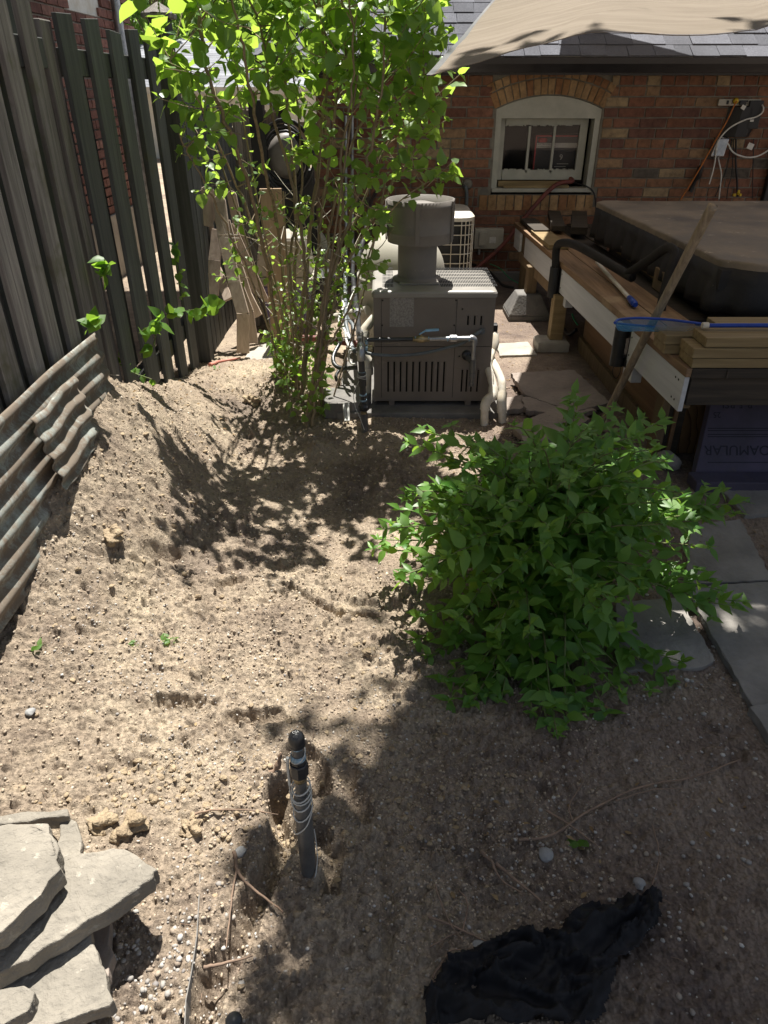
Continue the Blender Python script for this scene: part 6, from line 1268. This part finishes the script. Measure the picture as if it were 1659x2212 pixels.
def lilac():
    r = random.Random(5); t = thing('lilac_bush', 'tall multi stemmed lilac with heart shaped leaves in front of the garage', 'lilac', (-.45, 3.65, 0)); st = MB(); L = Leaves(); bud = MB(); dead = MB()
    bases = [at(615,825,Z=.03), at(640,835,Z=.03), at(668,905,Z=.03), at(688,880,Z=.03), at(650,860,Z=.03), at(628,815,Z=.03)]
    # stems as the photo shows them: base index, then photo points (u, v, Y), then top point out of frame (x, y, z)
    S = [(0, [(600,720,3.95),(575,560,3.7),(520,350,3.35),(455,180,3.15),(425,20,3.1)], (-0.72,3.05,1.85), .019),
         (0, [(618,700,3.95),(600,500,3.9),(560,300,3.4),(525,100,3.15)], (-0.58,3.08,1.95), .018),
         (5, [(632,700,4.05),(640,480,4.05),(625,280,4.0),(600,100,3.95)], (-0.52,3.18,2.05), .018),
         (1, [(650,700,3.85),(668,520,3.8),(690,330,3.75),(700,100,3.7)], (-0.30,2.98,2.15), .020),
         (1, [(640,700,3.9),(625,560,3.85),(650,420,3.8),(640,200,3.75)], (-0.40,3.18,2.10), .014),
         (2, [(690,760,3.45),(712,620,3.45),(760,460,3.45),(800,320,3.4),(830,120,3.35)], (0.00,3.43,1.95), .017),
         (2, [(680,800,3.45),(700,640,3.42),(735,500,3.4),(740,330,3.35),(765,130,3.3)], (-0.15,3.18,2.05), .015),
         (3, [(706,740,3.55),(735,600,3.6),(800,480,3.62),(850,390,3.6),(900,310,3.55),(915,150,3.5)], (0.16,3.63,1.95), .014),
         (4, [(665,640,3.6),(640,440,3.55),(590,240,3.5),(560,60,3.45)], (-0.58,3.03,2.00), .015),
         (4, [(672,700,3.65),(690,500,3.65),(720,280,3.6),(745,60,3.55)], (-0.22,2.98,2.20), .016),
         (3, [(700,680,3.6),(716,480,3.62),(775,280,3.6),(860,100,3.55)], (0.08,3.58,1.90), .014),
         (5, [(610,690,4.1),(560,520,4.1),(480,330,3.45),(430,220,3.2)], (-0.80,3.08,1.60), .011),
         (2, [(690,780,3.42),(740,700,3.38),(790,560,3.32),(860,440,3.28),(935,385,3.25)], None, .009),
         (0, [(590,740,3.9),(540,600,3.75),(480,470,3.4),(430,370,3.15),(385,290,3.0)], None, .010),
         (1, [(655,660,3.8),(680,420,3.7),(705,210,3.6),(690,40,3.5)], (-0.42,2.88,2.05), .013),
         (3, [(705,700,3.6),(760,500,3.7),(830,330,3.75),(880,200,3.75)], (0.15,3.58,1.95), .012)]
    def leaves_on(P, f0, step, size, ln):
        acc = 0; nxt = ln*f0; n = len(P); roll = r.uniform(0,3)
        for i in range(n-1):
            seg = P[i+1]-P[i]; d = seg.normalized()
            while acc+seg.length > nxt:
                p = P[i]+d*(nxt-acc); s1 = d.cross(UP); 
                if s1.length < .15: s1 = Vector((1,0,0))
                s1.normalize(); s2 = d.cross(s1); roll += 1.57; side = s1*math.cos(roll)+s2*math.sin(roll)
                for sg in (1,-1):
                    if r.random() < .08: continue
                    dd = side*sg + d*.35 + rv(r)*.25 + Vector((0,0,-.30)); stalk = dd.normalized()*.014; L.add(p+stalk, dd, UP + rv(r)*.45, size*r.uniform(.75,1.2))
                nxt += step*r.uniform(.8,1.25)
            acc += seg.length
    def twig_(p, d, ln, size, rad=.003, step=.042):
        d = d.normalized(); e = p + d*ln + UP*ln*r.uniform(.0,.35)
        if e.x < -.285*e.y: return e
        m_ = p + d*ln*.5 + UP*ln*r.uniform(-.02,.1) + rv(r)*.012; P = bez([p, m_, e], 4); st.tube(P, [rad, rad]+[rad*.6]*(len(P)-2), 5, caps=False); leaves_on(P, .18, step, size, ln)
        for k in range(2): a = rv(r); L.add(e, a + d*.6, UP+rv(r)*.4, size*r.uniform(.5,.8))
        return e
    for bi, pts, top, rad in S:
        P = [bases[bi] - UP*.04 + Vector((r.uniform(-.02,.02), r.uniform(-.02,.02), 0))] + [at(u, v, Y=y) for u, v, y in pts]
        if top: P.append(Vector(top))
        P = bez(P, 8); P = [p + rv(r)*.004 for p in P]; n = len(P); st.tube(P, [rad*(1-.8*i/n)*.62+.0012 for i in range(n)], 7, caps=False)
        ang = r.uniform(0, 6)
        for i in range(3, n):
            p = P[i]; z = p.z
            lo = .84 if p.x > -.25 else (1.0 if p.x > -.6 else .92)
            if z > lo:
                dens = .18 if z < 1.3 else .36
                k = int(dens + r.random())
                for _ in range(k):
                    ang += 2.4 + r.uniform(-.4,.4); d = Vector((math.cos(ang), math.sin(ang)*.85, r.uniform(.15,.7)))
                    if p.x < -.5 and r.random() < .45: continue
                    e = twig_(p, d, r.uniform(.12,.30)*(1.15 if z > 1.5 else .85), r.uniform(.048,.080)*(.8 if z < 1.35 else 1), .003, r.uniform(.035,.055))
                    if r.random() < .10 and z > 1.15:
                        q = Vector(e)
                        for c in range(26): w_ = r.random(); o_ = Vector((r.gauss(0,1), r.gauss(0,1), 0))*.010*(1-w_); s_ = .0035; bud.lathe([(0,-s_),(s_,0),(0,s_*1.6)], q + o_ + UP*(.075*w_), n=5, smooth=False)
                        bud.tube([q, q+UP*.075], .0012, 4, caps=False)
            elif z > .22:
                if r.random() < .55:    # bare dead twigs low down
                    ang += 2.4; d = Vector((math.cos(ang), math.sin(ang), r.uniform(.2,1.2))).normalized(); l_ = r.uniform(.06,.22); e = p + d*l_; (dead if r.random() < .6 else st).tube([p, p.lerp(e,.5)+rv(r)*.01, e], [.0028,.002,.001], 5, caps=False)
                    if r.random() < .4: e2 = p.lerp(e,.5) + rv(r)*.05; dead.tube([p.lerp(e,.5), e2], [.0018,.001], 5, caps=False)
                if r.random() < .36 and z < 1.15: ang += 1.7; twig_(p, Vector((math.cos(ang), math.sin(ang), .4)), r.uniform(.05,.12), r.uniform(.026,.042), .0016, .026)
        if top:   # crown above the frame
            for _ in range(5):
                f = r.uniform(.7, 1); p = P[int((n-1)*f)]; twig_(p, Vector((r.uniform(-1,1), r.uniform(-1,1), r.uniform(0,.7))), r.uniform(.2,.42), r.uniform(.065,.095), .003, .06)
    # straight thin shoots and suckers at the foot
    for i in range(5):
        b0 = bases[i % 6] + Vector((r.uniform(-.07,.07), r.uniform(-.05,.05), 0)); e = b0 + Vector((r.uniform(-.35,.35), r.uniform(-.1,.1), r.uniform(.9,1.7))); P = bez([b0, b0.lerp(e,.5)+rv(r)*.03, e], 6); st.tube(P, .0045, 6, caps=False)
        if i % 2: leaves_on(P, .5, .05, .04, (e-b0).length)
    for i in range(16):
        b0 = bases[i % 6] + Vector((r.uniform(-.10,.08), r.uniform(-.06,.08), 0)); e = b0 + Vector((r.uniform(-.10,.10), r.uniform(-.06,.05), r.uniform(.08,.38))); P = bez([b0, b0.lerp(e,.5)+rv(r)*.02, e], 4); st.tube(P, .0022, 5, caps=False); leaves_on(P, .2, .035, r.uniform(.03,.055), (e-b0).length)
    # hand placed sprays seen against the fence, wall and hood
    for u, v, y, du, dv, ln, sz_ in ((470,150,3.0,-100,5,.20,.065),(480,230,3.0,-110,10,.22,.06),(455,175,3.0,-80,-20,.18,.06),(520,290,3.1,-120,35,.23,.06),(500,330,3.1,-110,30,.2,.05),(500,390,3.2,-80,30,.15,.05),(540,60,3.0,-80,-20,.18,.065),(870,180,3.5,50,-10,.2,.06),(860,240,3.5,60,0,.2,.06),(840,290,3.5,60,-10,.2,.06),(880,120,3.5,50,-20,.2,.06),(830,340,3.5,60,0,.2,.055),(800,260,3.5,60,-30,.2,.06),(790,380,3.5,60,-10,.2,.055),(770,330,3.5,50,-20,.2,.055),(740,400,3.5,50,-10,.16,.05),(880,370,3.3,60,5,.2,.06),(930,385,3.25,40,5,.12,.055),(900,310,3.4,40,-20,.15,.055),(800,470,3.3,30,10,.12,.055),(800,570,3.3,25,5,.08,.05),(780,590,3.3,10,-20,.1,.045),(540,470,3.8,-20,20,.1,.05),(560,560,3.8,-60,25,.16,.042),(540,600,3.8,-70,10,.18,.036)):
        p = at(u, v, Y=y); q = at(u+du, v+dv, Y=y-.05); twig_(p, q-p, ln, sz_, .0022, .038)
    st.build('stems', M['bark'], t, fixn=False); dead.build('dead_twigs', M['palewood'], t, fixn=False); L.build('leaves', 'heart', M['lilacleaf'], t, seed=8); bud.build('flower_buds', M['budm'], t, fixn=False)
    print('lilac leaves', len(L.p))
lilac()

def vine(pts, label, sizes, seed, kind='heart', step=.05, group='weeds along the fence'):
    r = random.Random(seed); P = bez([at(u, v, Y=y) for u, v, y in pts], 5); t = thing('weed', label, 'weed', P[0], group); b = MB(); b.tube(P, .0022, 5, caps=False); L = Leaves(); n = len(P)
    for i in range(1, n, 2):
        for k in range(2): d = rv(r) + Vector((0,-.3,-.1)); L.add(P[i], d, UP*.8 + rv(r)*.4 + Vector((0,-.5,0)), r.uniform(*sizes))
    b.build('stem', M['stem'], t, fixn=False); L.build('leaves', kind, M['weed'], t, seed=seed)
vine([(360,680,3.7),(400,672,3.7),(440,665,3.65),(470,660,3.6)], 'cluster of round green leaves in front of the post foot', (.06,.085), 1, 'round')
vine([(395,650,3.9),(385,590,3.9),(378,545,3.9),(375,530,3.9)], 'thin climbing shoot on the dark fence by the tall post', (.035,.06), 2)
vine([(300,720,3.1),(330,700,3.1),(345,690,3.08),(330,750,3.05)], 'bright drooping weed leaf between the fence boards', (.05,.08), 3)
vine([(215,590,2.75),(235,575,2.75),(225,560,2.75)], 'bright pair of leaves high on the weathered fence', (.05,.075), 4)
vine([(200,705,2.45),(205,695,2.45),(212,688,2.45)], 'single bright leaf on top of the corrugated sheet', (.05,.06), 5)
vine([(250,800,3.0),(265,770,3.05),(280,800,3.0),(330,820,2.95)], 'wispy weed at the foot of the dark fence', (.02,.04), 6)
vine([(610,790,3.9),(585,760,4.0),(600,735,4.0)], 'low leafy weeds beside the lilac foot on the slab', (.03,.055), 7)
vine([(605,770,3.8),(640,780,3.7),(640,800,3.6),(690,890,3.4)], 'low weeds round the lilac stems', (.03,.055), 8)
def tuft(u, v, label, seed, n=9, kind='ovate', sz_=.028):
    r = random.Random(seed); p = at(u, v, Z=.02); z = sz(p.x, p.y); t = thing('seedling', label, 'seedling', (p.x, p.y, z), 'seedlings on the soil'); L = Leaves()
    for k in range(n): a = r.uniform(0,6.28); L.add((p.x+r.uniform(-.02,.02), p.y+r.uniform(-.015,.015), z+.006), Vector((math.cos(a), math.sin(a), r.uniform(.1,.9))), UP+rv(r)*.3, sz_*r.uniform(.6,1.1))
    L.build('leaves', kind, M['weed'], t, seed=seed)
tuft(365,1395,'small tuft of grass on the sunlit soil', 11, 14); tuft(295,1420,'tiny green seedling left of the grass tuft', 12, 5, sz_=.02); tuft(105,1485,'two leaf seedling among the gravel', 13, 4, sz_=.03); tuft(300,836,'fallen green leaves at the bank foot by the fence', 14, 6, sz_=.06)
tuft(1245,1810,'pale withered leaf beside the oval stone in the shade', 15, 4, 'round', .03); tuft(470,815,'small weed by the faded hose end', 16, 6)

# ================================================================ LEFT BACK: chairs, bins, hose, planks
def chair():
    t = thing('folding_chair', 'folded weathered wooden deck chair leaning on the fence', 'chair', (-.95, 4.5, 0)); q = lambda x, y, Y: at(387+.2126*x, 359.5+.2126*y, Y=Y)
    def rb(name, pts, w_, th, round_=True):
        b = MB(); P = [q(*p) for p in pts]
        for i, (a, c) in enumerate(zip(P[:-1], P[1:])):
            d = (c-a).normalized(); b.beam(a - d*.004, c + d*.004, w_, th, up=(0,-1,.2))
        if round_: b.lathe([(0,-th/2),(w_/2,-th/2),(w_/2,th/2),(0,th/2)], P[0], (0,-1,.2), 16)
        return b.build(name, M['chairwood'], t, bev=.003)
    rb('leg', [(410,365,4.70),(455,700,4.62),(560,1180,4.5),(650,1500,4.42),(650,1890,4.36)], .078, .022)
    rb('leg', [(395,650,4.78),(360,960,4.7),(345,1300,4.62)], .075, .022, False)
    rb('leg', [(535,300,4.98),(600,620,4.95),(690,900,4.9),(800,1270,4.84)], .062, .022)
    rb('leg', [(470,560,4.80),(560,900,4.76),(690,1300,4.7),(800,1520,4.66)], .062, .022, False)
    rb('leg', [(590,1200,4.62),(700,1480,4.6),(745,1790,4.58)], .075, .022, False)
    rb('leg', [(285,480,4.85),(330,900,4.8),(500,1350,4.6)], .06, .02, False)
    b = MB(); a = q(285,300,4.75); c = q(245,600,4.70); b.beam(a, c, .115, .022, up=(.3,-1,.1)); b.lathe([(0,-.011),(.055,-.011),(.055,.011),(0,.011)], a, (.3,-1,.1), 16); b.build('arm', M['chairwood'], t, bev=.003)
    for k in range(9):
        f = k/8; a = q(330+f*350, 480+f*690, 4.83-.02*f); c = q(420+f*330, 590+f*700, 4.80); d = (q(640,1240,4.75)-q(330,560,4.85)).normalized(); b = MB(); s0 = q(320+k*30, 430+k*22, 4.86); b.beam(s0, s0 + d*.52, .020, .012, up=(0,-1,.2)); b.build('seat_slat', M['chairwood'], t, bev=.002)
chair()
def picket(u, v, Y, lean, label):
    a = at(u, v, Y=Y); t = MB(); w_ = .075; x, z = a.x, a.z; O = [(x-w_/2, -.0), (x+w_/2, -.0), (x+w_/2, z-.07), (x, z), (x-w_/2, z-.07)]
    t.loft([(p[0]+lean*(1-p[1]/z), Y, p[1]) for p in O], [(p[0]+lean*(1-p[1]/z), Y+.018, p[1]) for p in O]); tag(t.build('loose_picket', M['fenceold'], bev=.002), label, 'picket', 'loose pointed pickets')
picket(541,522,5.2,.02,'grey pointed picket standing behind the folded chair'); picket(571,522,5.25,-.05,'pale pointed picket next to the beige lidded bin')
picket(532,545,5.15,.02,'shorter grey pointed picket half behind the folded chair')
t = thing('storage_bin', 'purple plastic bin with a beige box on its top', 'bin', (-.70, 5.0, 0)); cx, cy = -.68, 5.08
def sq(s, z, sy=None): sy = sy or s; return [(cx-s, cy-sy, z), (cx+s, cy-sy, z), (cx+s, cy+sy, z), (cx-s, cy+sy, z)]
b = MB(); b.loft(sq(.12, 0), sq(.165, .30)); b.loft(sq(.175, .30), sq(.18, .345)); b.build('purple_bin', M['purple'], t, bev=.012)
b = MB(); b.loft(sq(.20, .346), sq(.20, .40)); b.loft(sq(.185, .40), sq(.150, .64)); b.loft(sq(.15, .64), sq(.11, .665)); b.build('beige_box', M['binlid'], t, bev=.012)
b = MB(); a = at(600, 740, Z=.0); b.box((a.x+.035, 4.72, .46), (.135, .035, 1.02), Euler((R(-3),0,R(8))).to_matrix()); tag(b.build('plank', M['rawwood'], bev=.003), 'upright reddish plank standing behind the lilac stems', 'plank')
b = MB(); a = at(578, 530, Y=5.6); b.box((a.x, 5.6, .68), (.10, .10, 1.50)); tag(b.build('black_post', M['black'], bev=.004), 'black gate post rising behind the lilac', 'post')
# hose reel with a grey canvas bag, half hidden
t = thing('hose_reel', 'black hose looped round a grey drum behind the lilac stems', 'hose reel', (-.72, 5.75, .3)); c = Vector((-.70, 5.75, 1.08)); b = MB()
b.lathe([(0,-.10),(.12,-.10),(.15,-.05),(.155,.05),(.12,.10),(0,.10)], c, (.3,-1,0), 24); b.build('drum', M['vent'], t); b = MB(); r = random.Random(3)
for k in range(7): rr = .13+.01*k; cc = c + Vector((r.uniform(-.02,.02), -.12-.01*k, r.uniform(-.03,.03))); b.tube([cc + Vector((math.cos(a)*rr, 0, math.sin(a)*rr*1.25)) for a in [i*.3 for i in range(22)]], .011, 6)
b.build('hose_coil', M['black'], t); b = MB(); b.box((c.x+.02, 5.9, .5), (.30, .12, .95)); b.build('stand', M['black'], t, bev=.01)
b = MB(); b.tube(bez([at(672,385,Y=6.35), at(671,470,Y=6.35), at(684,500,Y=6.3), at(706,540,Y=6.25), at(700,600,Y=6.2)], 5), .035, 12); tag(b.build('downspout', M['pvc']), 'white downspout at the garage corner behind the lilac', 'downspout')
b = MB(); b.lathe([(.13,0),(.16,.28),(.17,.30),(.13,.30),(0,.27)], (-.50,5.5,0), n=24); tag(b.build('plant_pot', M['black']), 'black plastic pot on the ground behind the lilac', 'pot')

# ================================================================ NEIGHBOURS
def brick_house():
    t = thing('brick_house', 'tall dark red brick house beyond the side fence', 'house', (-2.7, 4, 0)); X = -2.45; Y0, Y1, H = 1.0, 8.15, 5.6; b = MB(); r = random.Random(12); pc, bl = .075, .22; z = .52; row = 0
    while z < 4.0:
        y = Y0 - (bl/2 if row % 2 else 0)
        while y < Y1:
            if not (6.62 < y+bl/2 < 7.48 and 1.98 < z): b.box((X-.04, y+bl/2, z+pc/2), (.092, bl-.016, pc-.016), jit=.001)
            y += bl
        z += pc; row += 1
    b.build('brickwork', M['housebrick'], t)
    b = MB(); b.box((X-.6, (Y0+Y1)/2, H/2), (1.16, Y1-Y0, H)); b.build('wall', M['housemortar'], t)
    b = MB(); b.box((X-.5, (Y0+Y1)/2, .25), (1.06, Y1-Y0+.02, .54)); b.build('foundation', M['concrete'], t)
    w_ = MB(); N = 10; yc, hw = 7.05, .40
    P = [(yc-hw, 2.02), (yc+hw, 2.02)] + [(yc+hw*math.cos(math.pi*i/N), 3.1+.16*math.sin(math.pi*i/N)) for i in range(N+1)]; w_.loft([(X-.01, a, c) for a, c in P], [(X-.05, a, c) for a, c in P]); w = w_.build('window', M['pvc'], t, bev=.004)
    g = MB(); g.box((X-.004, yc-.2, 2.6), (.008, .34, .64)); g.box((X-.004, yc+.2, 2.66), (.008, .34, .64)); g.build('pane', M['hole'], w)
    b = MB(); b.tube([(X+.05, 7.75, .3), (X+.05, 7.75, 5.2)], .042, 10); b.tube([(X+.05, 7.75, 2.8), (X+.05, 7.75, 2.84)], .05, 10); b.build('downspout', M['steel'], t)
    b = MB(); b.box((X+.02, (Y0+Y1)/2, 5.62), (1.9, Y1-Y0+.6, .1)); b.build('eave', M['pvc'], t)
brick_house()
def bungalow():
    t = thing('bungalow', 'cream bungalow with a pale grey hipped roof far beyond the fence', 'house', (-5, 21, 0)); Yb = 19.0; e = at(300,190,Y=Yb); f = at(640,190,Y=Yb); zE = e.z; xl, xr = e.x-3.5, f.x+.35
    pk0 = at(443, 84, Y=24.0); rz = pk0.z; b = MB(); b.box(((xl+xr)/2, 24.2, zE/2-.02), (xr-xl-.8, 9.4, zE)); b.build('wall', M['cream'], t)
    s = MB(); n = 20; yb, yr = Yb, 24.0
    for side in range(1):
        for k in range(n):
            f0, f1 = k/n, (k+1)/n; ya, yc_ = yb+(yr-yb)*f0, yb+(yr-yb)*(f1+.15/n); za, zc_ = zE+(rz-zE)*f0, zE+(rz-zE)*(f1+.15/n)
            ins = 3.0; x = xl + ins*f0
            while x < xr - ins*f0: x2 = min(x+random.Random(k*99+int(x*10)).uniform(.5,1.0), xr-ins*f0); s.loft([(x,ya,za+.016),(x,yc_,zc_+.012),(x,yc_,zc_-.02),(x,ya,za-.01)], [(x2-.01,ya,za+.016),(x2-.01,yc_,zc_+.012),(x2-.01,yc_,zc_-.02),(x2-.01,ya,za-.01)]); x = x2
    s.build('roof', M['shinglefar'], t)
    b = MB(); b.add([(xl,yb,zE),(xr,yb,zE),(xr-3,yr,rz),(xl+3,yr,rz),(xr,yr*2-yb,zE),(xl,yr*2-yb,zE)], [(0,1,2,3),(1,4,2),(3,2,4,5),(0,3,5)]); b.build('roof_deck', M['shinglefar'], t)
    b = MB(); b.box(((xl+xr)/2, yb-.05, zE-.05), (xr-xl, .12, .14)); b.build('gutter', M['beige'], t)
    c = at(300, 235, Y=Yb+.4); w_ = MB(); w_.box((c.x+.3, Yb+.75, 1.0), (1.2, .1, 1.2)); w = w_.build('window', M['pvc'], t, bev=.01); g = MB(); g.box((c.x+.3, Yb+.69, 1.0), (1.0, .04, 1.0)); g.build('pane', M['hole'], w)
bungalow()
a = at(602, 235, Y=9.4); t = thing('garden_lantern', 'small dark lantern on a post above the far fence', 'lantern', (a.x, 9.4, 0)); b = MB(); b.tube([(a.x,9.4,0),(a.x,9.4,a.z-.25)], .03, 8); b.build('pole', M['black'], t); b = MB(); b.lathe([(0,-.22),(.07,-.22),(.085,.05),(.14,.06),(.03,.14),(0,.16)], (a.x,9.4,a.z-.02), n=8, smooth=False); b.build('lamp_head', M['black'], t)
b = MB(); 
for i in range(12): b.box((-1.35+i*.21-.02, 9.1, .58), (.19, .02, 1.16+.01*(i%3)), jit=.002)
tag(b.build('board_fence', M['fencetan'], bev=.003), 'tan board fence closing the far end of the side yard', 'fence')
def tree(name, base, h, crown, n, size, label, m='farleaf', seed=1, lumpn=24, trunk=.16, cat='tree', foot=None):
    """crown = (cx, cy, cz, rx, ry, rz)"""
    r = random.Random(seed); t = thing(name, label, cat, base, 'trees'); bx_, by_ = base[0], base[1]; cx, cy, cz, rx, ry, rz = crown; b = MB(); b.tube(bez([(bx_,by_,-.1),(bx_+.05,by_,cz*.4),((bx_*.6+cx*.4),(by_*.6+cy*.4),cz-rz*.5),(cx,cy,cz+rz*.3)], 6), [trunk*(1-.75*i/18) for i in range(19)], 10); lumps_ = []
    for i in range(lumpn):
        v = rv(r).normalized()*r.uniform(.35,1); c = Vector((cx+v.x*rx, cy+v.y*ry, cz+v.z*rz))
        if foot: yy = r.uniform(2.08, 3.56); c = Vector((r.uniform(-.415+.31*(yy-2.14)+.40, 3.0), yy, cz+r.uniform(-rz, rz)))
        lumps_.append(c); s0 = Vector((bx_*.6+cx*.4, by_*.6+cy*.4, cz-rz*.6)); b.tube(bez([s0, s0.lerp(c,.5)+UP*rz*.12, c], 4), [trunk*.35, trunk*.3, trunk*.25]+[trunk*.12]*6, 5, caps=False)
    b.build('trunk', M['bark'], t, fixn=False); L = Leaves(); lr = (rx+ry+rz)/3*.34
    for i in range(n):
        c = lumps_[i % lumpn]; p = c + rv(r)*lr*.52; L.add(p, rv(r)+Vector((0,0,-.3)), UP*.8+rv(r)*.6, size*r.uniform(.7,1.3))
    L.build('crown', 'ovate', M[m], t, seed=seed); return t
# broad tree at the right behind the camera: its boughs reach over the yard and dapple the ground
tree('shade_tree', (3.6, .2, 0), 7, (1.53, 2.93, 5.3, 1.62, .98, .5), 31000, .16, 'broad leafy tree whose boughs shade the right of the yard', 'lilacleaf', 5, 96, .14, foot=True)
# trees beyond the houses
for i, (u, v, Y, rx, rz, lb) in enumerate(((340,30,26,3.2,3.0,'bright green tree behind the dark brick house corner'), (480,60,32,3.6,2.6,'leafy tree over the bungalow roof, right of the fence post'), (590,30,30,3.2,3.0,'tree beyond the bungalow behind the lilac top'), (700,60,28,2.6,2.4,'tree between the bungalow and the garage roof'), (300,150,34,3.0,2.2,'low trees seen over the fence rail'), (520,150,36,4.0,2.0,'dark row of trees just above the bungalow ridge'), (250,80,30,3,3,'tree showing between the fence boards and the brick house'))):
    p = at(u, v, Y=Y); tree('tree', (p.x, Y, 0), 7, (p.x, Y, p.z, rx, 2.2, rz), 3000, .34, lb, seed=40+i, lumpn=22, trunk=.2)

# dry litter lying about
def litter():
    rs = np.random.RandomState(77); r = random.Random(9); L = Leaves()
    for cx, cy, sx, sy, n in ((-.4,3.7,.35,.3,150),(.9,4.3,.35,.6,260),(1.2,2.3,.35,.5,120),(.9,3.3,.25,.25,90),(-.7,4.6,.3,.5,160),(.2,2.4,.8,.8,60),(.6,1.0,.4,.25,70),(-.95,3.2,.1,.4,80)):
        X = rs.randn(n)*sx+cx; Y = rs.randn(n)*sy+cy; Z = soil_z(X, Y)
        for x, y, z in zip(X, Y, Z): L.add((x, y, z+.004), Vector((r.uniform(-1,1), r.uniform(-1,1), r.uniform(-.1,.25))), UP+rv(r)*.35, r.uniform(.008,.026))
    o = L.build('leaf_litter', 'ovate', M['litter'], None, seed=4); tag(o, 'dry brown leaf bits littering the soil between the lilac, heater and deck', 'leaf litter', kind='stuff')
    b = MB()
    for i in range(520):
        x = r.uniform(-1,1.2); y = r.uniform(.6,3.6)
        if abs(x) > .6*y+.2: continue
        z = sz(x, y)+.003; a = r.uniform(0,6.28); l = r.uniform(.008,.035); p = Vector((x,y,z)); d = Vector((math.cos(a),math.sin(a),r.uniform(-.1,.25)))*l; b.tube([p, p+d*.5+Vector((r.uniform(-1,1),r.uniform(-1,1),.3))*.003, p+d], .0007, 3, caps=False)
    o = b.build('root_hairs', M['twig'], fixn=False); tag(o, 'tiny dead rootlets scattered over the bare soil', 'rootlets', kind='stuff')
litter()
